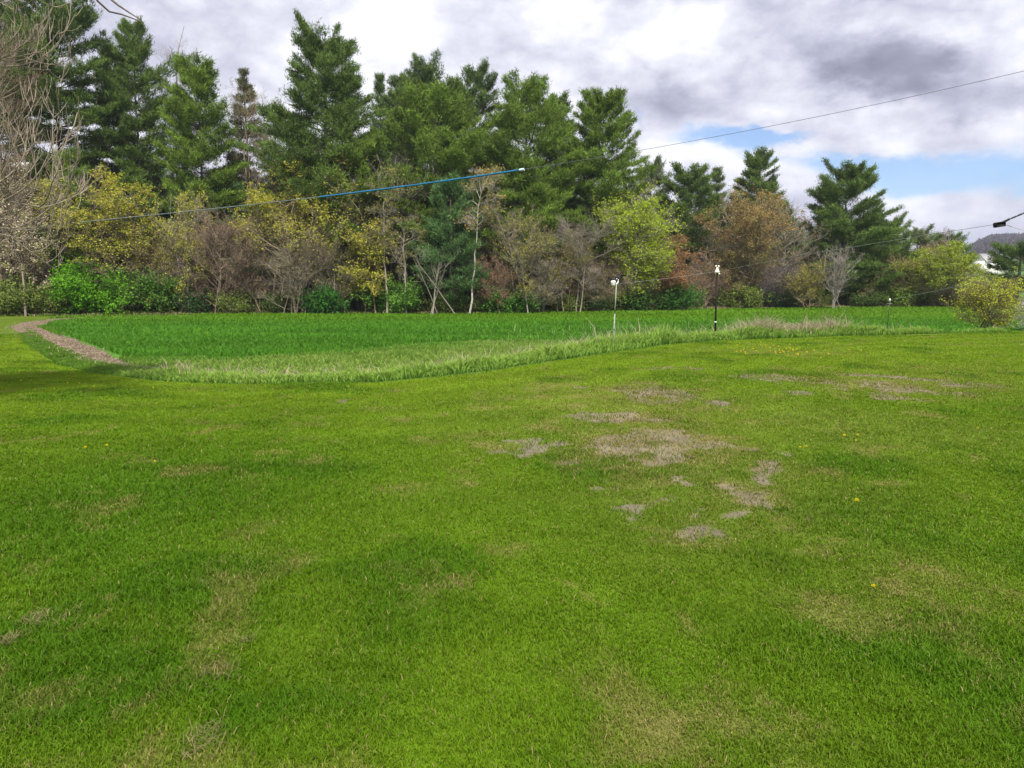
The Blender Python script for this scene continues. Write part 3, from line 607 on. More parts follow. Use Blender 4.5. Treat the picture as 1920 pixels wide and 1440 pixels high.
# ---------------------------------------------------------------- broadleaf trees
YEL = [(.43, .42, .045), (.37, .41, .05), (.43, .38, .07)]; OLI = [(.26, .25, .05), (.32, .30, .05)]; LIM = [(.33, .44, .02), (.38, .46, .03)]
ORA = [(.36, .23, .08), (.32, .24, .08), (.29, .24, .09)]; RUS = [(.34, .16, .07), (.34, .20, .08)]; CRM = [(.62, .52, .40), (.55, .48, .33), (.40, .40, .16)]
GB = (.24, .21, .165); BR = (.225, .175, .13); RB = (.215, .16, .12); WB = (.42, .38, .33); DG = (.2, .175, .145)
TREES = [  # u, top v, Y, half px, stems, cb, bark, leaf, nleaf, lsize, seed, name, label, opts
    (215, 312, 60, 88, 4, .15, BR, YEL, 9000, .17, 101, 'maple_tree', 'golden yellow budding maple at left, rounded and the brightest of the row', {'leafz': .35}),
    (350, 352, 60, 48, 3, .15, GB, YEL, 2600, .17, 102, 'maple_tree', 'slender yellow green maple right of the brightest golden one', {}),
    (540, 300, 60, 92, 5, .12, BR, YEL, 8500, .16, 103, 'maple_tree', 'wide golden maple over brown twigs under the largest pine', {'leafz': .45}),
    (690, 288, 62, 88, 3, .35, GB, OLI, 2600, .16, 104, 'maple_tree', 'thinly leafed tan maple crossed by the blue cable', {'leafz': .3}),
    (682, 412, 60, 42, 2, .2, BR, YEL, 3000, .16, 105, 'young_tree', 'small yellow green sapling crown low beneath the thin tan maple', {}),
    (985, 378, 61, 62, 4, .15, GB, OLI, 2600, .15, 107, 'maple_tree', 'olive budding maple with upright grey stems right of the white birch', {}),
    (1040, 420, 62, 45, 3, .2, BR, OLI, 1800, .15, 108, 'maple_tree', 'small olive tree between the upright olive maple and the grey one', {}),
    (1186, 343, 66, 62, 3, .05, GB, LIM, 13000, .15, 109, 'birch_tree', 'vivid lime green birch beside the tall pine row', {'n1': 26}),
    (1262, 440, 68, 40, 3, .1, RB, RUS, 5000, .15, 110, 'young_tree', 'rust orange bushy tree at the foot of the compact pine', {}),
    (1392, 348, 75, 74, 4, .15, BR, ORA, 6500, .17, 111, 'maple_tree', 'large orange brown maple below the round topped pine', {'leafz': .35}),
    (1472, 368, 78, 58, 4, .15, GB, RUS, 700, .13, 112, 'bare_tree', 'grey brown bare tree between the orange maple and the big right pine', {'n4': 4}),
    (1505, 478, 73, 52, 3, .1, BR, OLI, 3200, .17, 113, 'young_tree', 'olive yellow shrubby tree before the big right pine', {}),
    (1762, 455, 78, 60, 4, .25, BR, [(.27, .35, .03), (.33, .38, .04)], 9000, .18, 114, 'willow_tree', 'round yellow green willow near the hill gap', {'leafz': .3, 'crown_pow': .4}),
    (1690, 470, 80, 46, 3, .1, BR, [(.25, .26, .05)], 3000, .17, 115, 'young_tree', 'olive brown tree left of the round willow', {}),
    (1735, 445, 88, 40, 3, .3, RB, RUS, 500, .13, 116, 'bare_tree', 'pinkish brown bare tree behind the olive brown one', {}),
    (1385, 430, 74, 60, 3, .1, BR, [(.2, .22, .05), (.28, .2, .06)], 3600, .16, 117, 'young_tree', 'green brown thicket tree behind the black pole', {}),
    (62, 310, 57, 58, 3, .18, (.2, .16, .13), CRM, 3200, .15, 118, 'blossom_tree', 'cream and pink blossoming tree at the far left', {'n4': 0}),
    (20, 20, 58, 90, 3, .15, RB, RUS, 500, .12, 119, 'bare_tree', 'reddish brown bare tree filling the top left corner', {'n1': 28, 'n4': 4}),
    (355, 88, 74, 42, 3, .4, (.3, .27, .24), None, 0, .1, 120, 'bare_tree', 'pale leafless treetop against the sky left of the egg shaped pine', {'twig_r': .008}),
    (492, 165, 70, 50, 3, .3, BR, OLI, 500, .13, 121, 'bare_tree', 'brown bare tree veiling the sparse spruce', {'n4': 3}),
    (575, 215, 66, 62, 3, .35, BR, [(.3, .24, .1)], 1300, .13, 122, 'bare_tree', 'tan twiggy tree left of the largest pine', {'n4': 4}),
    (745, 218, 64, 62, 3, .3, (.17, .16, .14), OLI, 500, .12, 123, 'bare_tree', 'grey leafless tree between the largest pine and the light green one', {'n4': 4}),
    (425, 385, 60, 66, 6, .08, RB, RUS, 500, .12, 124, 'bare_tree', 'reddish brown leafless thicket tree crossed by the cable at left', {'n4': 4, 'twig_r': .010}),
    (375, 420, 61, 45, 4, .1, BR, OLI, 400, .12, 125, 'bare_tree', 'brown leafless clump beneath the slender yellow maple', {'n4': 4}),
    (478, 400, 61, 50, 4, .1, BR, ORA, 500, .12, 126, 'bare_tree', 'upright stemmed brown tree left of the wide golden maple', {}),
    (560, 430, 59.5, 62, 6, .05, (.24, .205, .16), OLI, 900, .12, 127, 'bare_tree', 'grey many stemmed thicket below the wide golden maple', {'n4': 4}),
    (630, 440, 60, 50, 5, .05, GB, OLI, 1400, .13, 128, 'bare_tree', 'olive flecked grey thicket right of the golden maple', {}),
    (1085, 382, 62, 62, 2, .25, (.22, .19, .155), None, 0, .1, 129, 'bare_tree', 'grey leafless tree spreading left of the lime birch', {'n4': 4, 'lean': .8, 'e1': (5, 50)}),
    (1018, 470, 61, 40, 3, .1, GB, OLI, 300, .12, 130, 'bare_tree', 'low grey leafless tree at the foot of the olive maple', {}),
    (1566, 452, 72, 34, 5, .1, (.27, .24, .21), None, 0, .1, 131, 'bare_tree', 'whitish dead stemmed tree before the big right pine', {'n4': 0, 'n3': 4, 'twig_r': .009, 'e1': (50, 80)}),
    (930, 480, 61, 40, 4, .05, RB, RUS, 1400, .12, 132, 'bare_tree', 'reddish twiggy bush tree right of the white birch foot', {}),
    (762, 395, 60, 36, 1, .35, (.27, .24, .20), OLI, 400, .12, 133, 'bare_tree', 'straight grey leafless sapling below the grey treetop', {'n4': 0, 'n1': 14, 'twig_r': .008}),
    (725, 340, 60, 26, 1, .5, (.28, .25, .21), OLI, 500, .13, 134, 'birch_tree', 'thin pale trunked birch under the blue cable', {'tr': .075, 'n1': 12}),
    (815, 452, 58, 40, 4, .4, (.21, .185, .15), None, 0, .12, 135, 'bare_tree', 'twisted grey stems standing above the shrubs left of the leaning white birch', {'sw': .9, 'tr': .14, 'n4': 0, 'n1': 5, 'n2': 4, 'n3': 3, 'twig_r': .009}),
    (1320, 470, 73, 44, 4, .1, BR, RUS, 900, .14, 136, 'bare_tree', 'brown leafless clump just left of the black pole', {}),
    (1450, 480, 75, 44, 4, .1, (.14, .12, .12), None, 0, .14, 137, 'bare_tree', 'dull grey thicket under the orange maple', {'n4': 4}),
    (1130, 470, 64, 46, 4, .08, BR, OLI, 600, .13, 138, 'bare_tree', 'brown tangle behind the grey pole', {'n4': 4}),
    (290, 430, 61, 50, 4, .06, BR, OLI, 1500, .14, 139, 'bare_tree', 'brown and olive tangle between two golden maples', {}),
    (1640, 500, 79, 42, 4, .05, BR, OLI, 1200, .15, 140, 'bare_tree', 'brown thicket under the dark skirted pine', {}),
    (1800, 500, 80, 40, 4, .05, (.19, .15, .13), [(.4, .34, .2)], 1500, .14, 141, 'bare_tree', 'tan twiggy clump beneath the round willow', {}),
]
for (u, v, Y, hw, ns, cb, bk, lf, nl, ls, seed, nm, lab, op) in TREES:
    b0 = base_pt(u, Y); Ht = top_h(u, v, Y); t = thing(nm, lab, 'tree', b0, 'leafing and bare trees along the woodland edge')
    o2 = dict(n1=max(8, 26 // ns + 5), n2=6, n3=5, n4=3); o2.update(op)
    decid(t, Ht, px(hw * 2, Y), seed, ns, cb, bk, lf, int(nl * 2.1), ls * .9, **o2)
# leaning white birch
Y = 59; b0 = base_pt(880, Y); t = thing('birch_tree', 'leaning white trunked birch with orange yellow leaves at the top', 'tree', b0)
decid(t, top_h(905, 303, Y), px(80, Y), 150, 1, .55, (.33, .30, .26), [(.32, .22, .07), (.34, .30, .07)], 1300, .15, tr=.085, n1=16, lean=px(30, Y), n4=2)

# young yellow tree on the lawn edge
Y = 31.0; b0 = base_pt(1856, Y); t = thing('young_tree', 'small yellow green leafing tree alone at the right lawn edge', 'tree', b0)
decid(t, top_h(1856, 503, Y), px(112, Y), 160, 3, .10, (.13, .10, .08), [(.48, .56, .03), (.52, .54, .04)], 8500, .060, tr=.06, n1=16, n2=7, n3=6, n4=2, twig_r=.005, crown_pow=.35, e1=(0, 60), sw=.25)
b0 = base_pt(1925, 36); t = thing('bare_tree', 'pale grey twiggy bush at the right frame edge behind the yellow tree', 'shrub', b0)
decid(t, 1.9, 2.6, 161, 4, .05, (.36, .36, .30), [(.30, .38, .2)], 900, .05, n1=8, n4=2, twig_r=.005)

# filler saplings and trunks within the wood (shared meshes)
def fillers():
    protos = []
    g = np.random.default_rng(5)
    specs = [(11, 4.2, 201, 2, BR, None, 0), (13, 4.6, 202, 1, GB, None, 0), (9, 3.8, 203, 3, RB, RUS, 250), (12, 4.4, 204, 2, DG, OLI, 500), (8, 4.0, 205, 4, (.13, .1, .085), OLI, 700), (14, 3.6, 206, 1, (.26, .23, .2), None, 0)]
    lab = 'slender leafless sapling crowded in the shade behind the woodland edge'; grp = 'bare saplings crowded inside the wood'
    items = []
    for k in range(78):
        x = -44 + 92 * (k + g.random()) / 78; fy_ = float(forest_y(x)); y = fy_ + 1.5 + g.random() ** 1.3 * 20; items.append((x, y))
    for i, (x, y) in enumerate(items):
        j = i % len(specs); z = float(H(x, y)); s = .65 + .3 * g.random()
        if x > 40: s *= .75
        if i < len(specs):
            t = thing('sapling', lab, 'tree', (x, y, z), grp); sp = specs[j]
            decid(t, sp[0], sp[1], sp[2], sp[3], .12, sp[4], sp[5], sp[6], .14, n1=max(7, 22 // sp[3]), n2=6, n3=5, n4=3, twig_r=.012); protos.append(t); t.scale = (s, s, s)
        else: clone(protos[j], (x, y, z), g.random() * 6.28, (s, s * (.85 + .3 * g.random())))
    # rear pines
    lab = 'shaded dark pine deep in the wood behind the front row'; grp = 'dark pines deep in the wood'; pr = []
    for k in range(26):
        x = -50 + 94 * (k + g.random()) / 26; y = float(forest_y(x)) + 17 + g.random() * 12; z = float(H(x, y)); Hh = 12 if x < 15 else 9.5
        if x > 38: Hh = 7.5
        if k < 3:
            t = thing('pine_tree', lab, 'pine tree', (x, y, z), grp)
            pine(t, 12, .12, [(0, 3.2), (.3, 3.4), (.7, 2.2), (1, .6)], 300 + k, PCOL[2], dens=.7); pr.append(t); t.scale = (1, 1, Hh / 12)
        else: clone(pr[k % 3], (x, y, z), g.random() * 6.28, (1.0, Hh / 12 * (.8 + .35 * g.random())))
fillers()

# shrubs along the field edge
GRN = (.14, .34, .02); DGR = (.06, .19, .03); YG = (.20, .29, .04); OLG = (.18, .24, .05)
SHR = [(165, 503, 58, 78, GRN, 16000, 'brightest green leafy bush, mounded at left below the golden maple'), (28, 525, 57, 50, OLG, 6500, 'olive green bush at the far left frame edge'), (90, 535, 57.5, 48, OLG, 5000, 'olive bush between the far left one and the brightest bush'),
       (296, 512, 60, 60, (.10, .21, .03), 9000, 'mid green tall bush right of the brightest bush'), (610, 545, 59, 38, DGR, 6000, 'dark green low rounded bush below the golden maple'),
       (745, 528, 61, 66, (.12, .25, .035), 9000, 'wide mid green bush beneath the straight grey sapling'), (840, 548, 61, 42, OLG, 3500, 'small olive bush left of the white birch foot'),
       (958, 545, 62, 62, (.11, .26, .035), 8500, 'spreading green bush right of the white birch foot'), (1060, 552, 63, 40, OLG, 3500, 'low olive bush left of the grey pole'),
       (1105, 548, 64, 46, (.09, .17, .045), 5000, 'dark bush left behind the grey pole'), (1188, 550, 66, 50, (.09, .18, .035), 6000, 'dark green bush right behind the grey pole'),
       (1266, 540, 68, 54, (.07, .18, .03), 8000, 'rounded deep green bush midway between grey and black poles'), (1390, 540, 74, 55, OLG, 6000, 'olive green bush right behind the black pole'),
       (1455, 548, 75, 40, (.05, .12, .035), 4500, 'bluish green bush under the orange maple'), (1515, 545, 76, 48, OLG, 5000, 'olive bush under the shrubby tree'),
       (1610, 548, 78, 46, (.09, .15, .03), 5000, 'low green bush under the lone big pine'), (1680, 535, 79, 56, YG, 6500, 'yellow green bush behind the short thin pole'), (1748, 545, 81, 50, OLG, 5000, 'olive bush between short pole and willow'),
       (1800, 555, 80, 40, (.12, .14, .04), 3500, 'drab bush behind the young yellow tree'), (440, 548, 60, 46, OLG, 3200, 'thin olive bush beneath the reddish thicket'), (520, 552, 60, 44, (.08, .13, .03), 3000, 'thin green bush left of the dark green low one'), (370, 545, 60, 36, (.05, .12, .03), 3500, 'small green bush beside the mid green tall one')]
for k, (u, v, Y, hw, lf, nl, lab) in enumerate(SHR):
    b0 = base_pt(u, Y); t = thing('shrub', lab, 'shrub', b0, 'green shrubs along the field edge')
    shrub(t, max(top_h(u, v, Y), 1.2), px(hw * 2.1, Y), 400 + k, lf, nl, .18 if nl > 5000 else .14)

def thicket():
    g = np.random.default_rng(77)
    m = MB(); n = 13000; x = -48 + 112 * g.random(n); y = forest_y(x) + .3 + g.random(n) ** 1.4 * 22
    ok = (x < 55); x, y = x[ok], y[ok]; n = len(x)
    h = (1.0 + 2.4 * g.random(n) + 4.5 * g.random(n) ** 4) * (.5 + 1.0 * fbm(x, y, 4, 1, 3)) * np.interp(y - forest_y(x), [0, 2, 20], [.45, 1, 1.3]) * np.interp(x, [24, 34], [1, .5])
    st = np.stack([x, y, H(x, y) - .05], 1); P = curves(st, g.normal(0, .35, (n, 3)) + [0, 0, 1], h, 5, -.3, .12, g)
    hue = g.random((n, 1)); col = (np.array(BR) * hue + np.array(RB) * (1 - hue)) * (.6 + .8 * g.random((n, 1)))
    m.tubes(P, np.linspace(.02, .006, 5)[None], 3, col)
    s2, d2, t2, p2 = kids(P, 5, .25, 1, 25, 60, g); L2 = h[p2] * (.2 + .25 * g.random(len(s2))); P2 = curves(s2, d2, L2, 4, .1, .12, g)
    m.tubes(P2, np.linspace(.010, .005, 4)[None], 3, np.repeat(col, 5, 0))
    # dead leaf litter hanging and lying
    k = 95000; i = g.integers(0, len(P2), k); C = P2[i, g.integers(0, 4, k)] + g.normal(0, .12, (k, 3)); a = norm(g.normal(size=(k, 3))) * (.07 + .09 * g.random((k, 1))); b_ = norm(np.cross(a, g.normal(size=(k, 3)))) * .035
    pal = np.array([(.26, .19, .12), (.15, .18, .045), (.30, .23, .14), (.20, .13, .09), (.19, .23, .05)]); area = (fbm(C[:, 0], C[:, 1], 5, 3, 2) * 7).astype(int) % 5
    pick = np.where(g.random(k) < .5, area, g.integers(0, 5, k)); m.diamonds(C, a, b_, pal[pick] * (.6 + .8 * g.random((k, 1))))
    o = m.build('undergrowth', M_leaf); struct(o, 'stuff'); tag(o, 'brown and olive brush tangled beneath the trees of the wood', 'undergrowth')
    # long dry and green grass at the foot of the wood
    m = MB(); n = 60000; x = -50 + 118 * g.random(n); y = forest_y(x) - 3.0 + 5.0 * g.random(n); 
    tanz = np.clip(np.interp(x, [-50, -35, -25, 0, 14, 20, 36, 44, 60], [.5, .3, .25, .35, .4, .8, .8, .5, .4]) + (fbm(x, y, 3, 2) - .5), 0, 1)
    dry = g.random(n) < tanz; c = np.where(dry[:, None], C_(.36, .27, .17), C_(.13, .20, .035)) * (.6 + .7 * g.random((n, 1)))
    hh = (.2 + .4 * g.random(n)) * (.4 + fbm(x, y, 2, 4)) * np.interp(y - forest_y(x), [-2, 0, 1], [.5, 1.1, 1.5])
    m.blades(np.stack([x, y, H(x, y) - .01], 1), hh, .05 + .05 * g.random(n), .3 + .6 * g.random(n), c)
    o = m.build('edge_grass', M_grass); struct(o, 'stuff'); tag(o, 'long mixed dry and green grass at the foot of the woodland', 'grass')
    # far-off wood behind everything
    m = MB(); n = 2600; x = -70 + 135 * g.random(n); y = forest_y(x) + 24 + 18 * g.random(n); hmax = np.interp(x, [-70, -20, 10, 20, 40, 60], [11, 12, 12.5, 10.5, 8.0, 3.5])
    h = hmax * (.55 + .45 * g.random(n)); P = curves(np.stack([x, y, H(x, y) - .1], 1), g.normal(0, .06, (n, 3)) + [0, 0, 1], h, 6, 0, .05, g)
    col = np.array((.18, .15, .125)) * (.5 + g.random((n, 1))); m.tubes(P, np.linspace(.10, .03, 6)[None], 4, col)
    s2, d2, t2, p2 = kids(P, 12, .1, 1, 30, 70, g); L2 = 1.0 + 1.4 * g.random(len(s2)); P2 = curves(s2, d2, L2, 4, .2, .12, g); m.tubes(P2, np.linspace(.025, .01, 4)[None], 3, np.repeat(col, 12, 0))
    k = 120000; i = g.integers(0, len(P2), k); C = P2[i, g.integers(0, 4, k)] + g.normal(0, .3, (k, 3)); a = norm(g.normal(size=(k, 3))) * (.2 + .25 * g.random((k, 1))); b_ = norm(np.cross(a, g.normal(size=(k, 3)))) * .09
    pal = np.array([(.10, .12, .05), (.15, .11, .08), (.08, .12, .045), (.17, .14, .09)]); m.diamonds(C, a, b_, pal[g.integers(0, 4, k)] * (.6 + .8 * g.random((k, 1))))
    o = m.build('distant_woods', M_leaf); struct(o, 'stuff'); tag(o, 'dim mass of trunks and twigs deep in the wood', 'woodland')
    # wooded hillside cover
    m = MB(); k = 60000; y = 700 + 500 * g.random(k); r = .50 + .35 * g.random(k); x = y * r
    z = H(x, y); C = np.stack([x, y, z + g.random(k) * 7], 1); a = norm(g.normal(size=(k, 3)) + [0, 0, 1.0]) * (2 + 3 * g.random((k, 1))); b_ = norm(np.cross(a, g.normal(size=(k, 3)))) * 1.0
    pal = np.array([(.075, .055, .055), (.10, .075, .065), (.045, .06, .04), (.07, .05, .06)]); m.diamonds(C, a, b_, pal[g.integers(0, 4, k)] * (.7 + .6 * g.random((k, 1))))
    o = m.build('hillside_woods', M_leaf); struct(o, 'stuff'); tag(o, 'purplish bare woodland covering the far rounded hill', 'woodland')
thicket()

# ---------------------------------------------------------------- near bare tree, trunk just outside the frame
def near_tree():
    g = np.random.default_rng(31); x0, y0 = -10.5, 10.2; z0 = float(H(x0, y0))
    t = thing('bare_tree', 'large leafless near tree whose upturned grey branches reach in at the top left', 'tree', (x0, y0, z0))
    bk = np.array((.26, .215, .17)); mt = MB(); mb = MB()
    q = np.linspace(0, 1, 8); T = np.stack([.3 * np.sin(q * 3), .2 * q, q * 8.5], 1); mt.tubes(T[None], (.24 * (1 - q * .85))[None], 10, bk)
    n = 76; zz = 2.5 + 5.2 * g.random(n); az = np.concatenate([g.uniform(-1.2, 1.05, 67), g.uniform(1.2, 5, 9)]); e = np.radians(g.uniform(0, 38, n))
    L = g.uniform(3.1, 4.6, n) * np.where(zz < 3.0, .9, 1); st = np.stack([.1 + 0 * zz, .1 + 0 * zz, zz], 1); d = np.stack([np.cos(az) * np.cos(e), np.sin(az) * np.cos(e), np.sin(e)], 1)
    P1 = curves(st, d, L, 10, np.linspace(.0, .5, n), .07, g); mt.tubes(P1, (L * .0075 * g.uniform(.6, 1.3, n))[:, None] * np.linspace(1, .22, 10), 6, bk)
    s2, d2, _, p2 = kids(P1, 17, .15, 1, 30, 60, g); L2 = L[p2] * g.uniform(.16, .36, len(s2)); P2 = curves(s2, d2, L2, 7, 1.1, .10, g); mb.tubes(P2, (L2 * .0095)[:, None].clip(.007) * np.linspace(1, .45, 7), 5, bk)
    s3, d3, _, p3 = kids(P2, 5, .2, 1, 30, 60, g); L3 = L2[p3] * g.uniform(.3, .6, len(s3)); P3 = curves(s3, d3, L3, 6, 1.6, .10, g); mb.tubes(P3, (.0055 * np.linspace(1.1, .75, 6))[None], 4, bk * 1.15)
    s4, d4, _, p4 = kids(P3, 3, .3, 1, 25, 55, g); L4 = L3[p4] * .55; P4 = curves(s4, d4, L4, 4, 1.6, .08, g); mb.tubes(P4, (.004 * np.linspace(1.1, .8, 4))[None], 4, bk * 1.2)
    # long outer branch dipping across the sky
    pts = [at(150, -60, 8.0), at(183, 2, 8.1), at(205, 22, 8.2), at(228, 27, 8.25), at(250, 35, 8.3), at(268, 42, 8.35)]
    top = np.array([x0 + .3, y0 + .2, z0 + 8.0]); A = np.array([top, at(60, -170, 8.6)] + pts) - np.array([x0, y0, z0]); mb.tubes(A[None], np.array([[.04, .02, .013, .011, .010, .009, .007, .005]]), 5, bk * .5)
    pts = [at(150, -60, 8.0), at(195, -12, 7.9), at(222, 10, 7.9), at(240, 22, 7.9), at(262, 36, 7.9)]; A = np.array(pts) - np.array([x0, y0, z0]); mb.tubes(A[None], np.array([[.013, .012, .010, .008, .005]]), 5, bk * .5)
    mt.build('trunk', M_bark, t, True); mb.build('branches', M_bark, t, True)
near_tree()

# ---------------------------------------------------------------- cables and poles
def cable(name, label, targets, A, B, r, col, ext0=None, ext1=None):
    """targets: list of (u, v) the line passes; A,B: plan end points"""
    A = np.array(A, float); B = np.array(B, float); d = B - A; pts = []
    for (u, v) in targets:
        w = ray(u, v); # solve w.xy*t = A + d*s
        Mx = np.array([[w[0], -d[0]], [w[1], -d[1]]]); t, s = np.linalg.solve(Mx, A); pts.append((s, CAMZ + w[2] * t))
    pts = np.array(sorted(pts)); deg = min(3, len(pts) - 1); co = np.polyfit(pts[:, 0], pts[:, 1], deg)
    def f(s): s = np.asarray(s, float); return np.stack([A[0] + d[0] * s, A[1] + d[1] * s, np.polyval(co, s)], -1)
    return f, pts
def tubeobj(name, P, r, col, parent=None, K=6, mat=None):
    m = MB(); P = np.asarray(P, float); m.tubes(P[None], np.broadcast_to(r, (1, len(P))), K, col); return m.build(name, mat or M_wire, parent, True)
# overhead cable with a blue sheathed section
A = at(-120, 445, 30)[:2]; B = at(2040, 105, 15)[:2]
f1, p1 = cable('c', '', [(-100, 446), (0, 432), (300, 402), (600, 368), (800, 345), (980, 320), (1190, 283), (1540, 214), (1920, 133), (2040, 106)], A, B, .01, None)
root = thing('overhead_cable', 'long overhead cable with bright blue sheathed middle, rising to the right across trees and sky', 'cable', f1(0.0))
o0 = f1(0.0); lin = np.linspace(0, 1, 70)
def s_of(u):
    w = ray(u, 400); d = B - A; Mx = np.array([[w[0], -d[0]], [w[1], -d[1]]]); return np.linalg.solve(Mx, A)[1]
tubeobj('conductor', f1(lin) - o0, .0052, (.12, .13, .15), root)
g_ = np.random.default_rng(3)
sb = s_of(600); se = s_of(974); q = np.linspace(sb, se, 60)
tubeobj('blue_sheath', f1(q) - o0, .020 + .009 * g_.random(60), (.02, .13, .25), root)
q2 = np.linspace(s_of(150), sb, 50); tubeobj('grey_sheath', f1(q2) - o0, .012 + .004 * g_.random(50), (.13, .16, .17), root)
tubeobj('splice', f1(np.linspace(se, s_of(983), 4)) - o0, .034, (.5, .62, .7), root)

def cyl(m, p0, p1, r0, r1, col, K=12):
    p0 = np.array(p0, float); p1 = np.array(p1, float); d = norm(p1 - p0) * .0005
    P = np.stack([p0, p0, p1, p1]); P[0] -= d; P[3] += d
    m.tubes(P[None], np.array([[.0003, r0, r1, .0003]]), K, col)
def lathe(m, c, prof, col, K=14):
    P = np.stack([np.array(c, float) + [0, 0, z] for z, r in prof]); P[:, 0] += np.arange(len(prof)) * 1e-6; m.tubes(P[None], np.array([[r for z, r in prof]]), K, col)
# grey pole
Y = 20.4; xg, _, _ = base_pt(1151, Y); zg = float(H(xg, Y)); ztop = at(1155, 532, Y)[2] - zg
pole = thing('utility_post', 'slim pale grey post with white jug shaped insulator at its top', 'post', (xg, Y, zg), None)
lean = .06
m = MB(); cyl(m, (0, 0, -.1), (lean * .5, 0, ztop * .55), .017, .017, (.27, .29, .25)); cyl(m, (lean * .5, 0, ztop * .55), (lean, 0, ztop), .015, .015, (.27, .29, .25)); m.build('shaft', M_paint, pole, True)
m = MB(); cyl(m, (lean * .4, 0, ztop * .30), (lean * .43, 0, ztop * .33), 0.022, 0.022, (.06, .14, .08)); m.build('clamp_band', M_paint, pole, True)
m = MB(); lathe(m, (lean - .085, 0, ztop - .04), [(-.015, .002), (-.01, .045), (.03, .062), (.08, .065), (.12, .055), (.125, .002)], (.80, .80, .78)); ins = m.build('insulator', M_gloss, pole, True)
m = MB(); lathe(m, (lean - .095, 0, ztop + .088), [(-.002, .002), (0, .05), (.04, .045), (.055, .02), (.056, .001)], (.04, .04, .05)); m.build('cap', M_paint, ins, True)
m = MB(); lathe(m, (lean - .085, 0, ztop + .012), [(0, .0665), (.012, .0675), (.02, .0665)], (.12, .12, .14)); m.build('strap', M_paint, ins, True)
m = MB(); aa = np.linspace(-.9, 1.7, 10); P = np.stack([lean - .02 + .07 * np.cos(aa - .4), 0 * aa, ztop + .05 + .075 * np.sin(aa)], 1); m.tubes(P[None], np.full((1, 10), .017), 8, (.8, .8, .78)); m.build('hook', M_gloss, pole, True)
m = MB(); cyl(m, (lean + .02, 0, ztop + .10), (lean + .075, 0, ztop + .20), .018, .045, (.03, .03, .035)); cyl(m, (lean + .03, 0, ztop + .17), (lean + .13, 0, ztop + .235), .02, .012, (.03, .03, .035)); m.build('tie_knot', M_paint, pole, True)
tipg = np.array([xg + lean + .02, Y, zg + ztop])
# black pole
Yb = 25.0; xb, _, _ = base_pt(1343, Yb); zb_ = float(H(xb, Yb)); zt = at(1343, 511, Yb)[2] - zb_
pb = thing('utility_post', 'black post with cream bell shaped insulator and white ring', 'post', (xb, Yb, zb_), None)
m = MB(); cyl(m, (0, 0, -.1), (0, 0, zt), .030, .028, (.012, .013, .012)); m.build('shaft', M_paint, pb, True)
m = MB(); cyl(m, (0, 0, zt * .27), (0, 0, zt * .27 + .035), .040, .040, (.75, .75, .70)); m.build('ring', M_paint, pb, True)
m = MB(); lathe(m, (0, 0, zt), [(-.01, .002), (0, .085), (.02, .083), (.05, .065), (.10, .045), (.14, .03), (.17, .026), (.171, .001)], (.78, .72, .55)); bl = m.build('bell', M_gloss, pb, True)
for sx in (-1, 1):
    m = MB(); lathe(m, (sx * .045, 0, zt + .17), [(0, .002), (.008, .022), (.03, .033), (.05, .024), (.058, .001)], (.82, .76, .6)); m.build('knob', M_gloss, pb, True)
m = MB(); lathe(m, (.055, -.02, zt - .07), [(0, .002), (.01, .035), (.035, .045), (.055, .002)], (.6, .66, .58)); m.build('spool', M_gloss, pb, True)
tipb = np.array([xb, Yb - .035, at(1343, 509, Yb)[2]])
# short thin post
Yc = 31.0; xc, _, _ = base_pt(1667, Yc); zc = float(H(xc, Yc)); zt3 = at(1669, 562, Yc)[2] - zc
pc = thing('utility_post', 'short thin dark green post with a small white cap', 'post', (xc, Yc, zc), None)
m = MB(); cyl(m, (0, 0, -.1), (.03, 0, zt3 - .03), .020, .016, (.03, .06, .02)); m.build('shaft', M_paint, pc, True)
m = MB(); lathe(m, (.03, 0, zt3 - .06), [(0, .002), (.005, .028), (.06, .036), (.10, .028), (.11, .002)], (.82, .82, .8)); m.build('cap', M_gloss, pc, True)
m = MB(); cyl(m, (-.08, 0, zt3 - .16), (.12, 0, zt3 - .15), .009, .009, (.3, .3, .3)); m.build('crossarm', M_paint, pc, True)
# wires
box = at(1874, 421, 13.0)
def sag(p, q, s, n=24):
    t = np.linspace(0, 1, n)[:, None]; P = p * (1 - t) + q * t; P[:, 2] -= (4 * t * (1 - t))[:, 0] * s; return P
t = thing('thin_wire', 'thin grey wire strung between the grey post and the black post', 'wire', tipg); tubeobj('strand', sag(tipg, tipb, .02) - tipg, .0045, (.22, .22, .21), t)
t = thing('thin_wire', 'thin grey wire climbing from the black post to the black splice box', 'wire', tipb)
mid = [tipb] + [at(u, v, Yb + (13.0 - Yb) * k) for u, v, k in ((1500, 478, .42), (1600, 463, .60), (1740, 440, .81), (1820, 428, .92))] + [box + np.array([-.08, 0, 0])]
tubeobj('strand', np.array(mid) - tipb, .0045, (.24, .26, .26), t)
bx = thing('splice_box', 'small black splice box hanging on the wires at upper right', 'splice box', box)
def chamfer_box(m, c, sx, sy, sz, ch, col, rot=0.0):
    pr = np.array([(-sx + ch, -sz), (sx - ch, -sz), (sx, -sz + ch), (sx, sz - ch), (sx - ch, sz), (-sx + ch, sz), (-sx, sz - ch), (-sx, -sz + ch)]); V = []
    for (yy, k) in ((-sy, .85), (-sy + ch, 1), (sy - ch, 1), (sy, .85)):
        for a, b in pr: V.append((a * k * math.cos(rot) - b * k * math.sin(rot) + c[0], yy + c[1], a * k * math.sin(rot) + b * k * math.cos(rot) + c[2]))
    i = np.arange(32).reshape(4, 8); j = np.roll(i, -1, 1); F = np.stack([i[:-1], j[:-1], j[1:], i[1:]], -1).reshape(-1, 4)
    m.add(V, F, col); m.f.append(np.array([i[0], i[3][::-1]]) + m.n - 32)
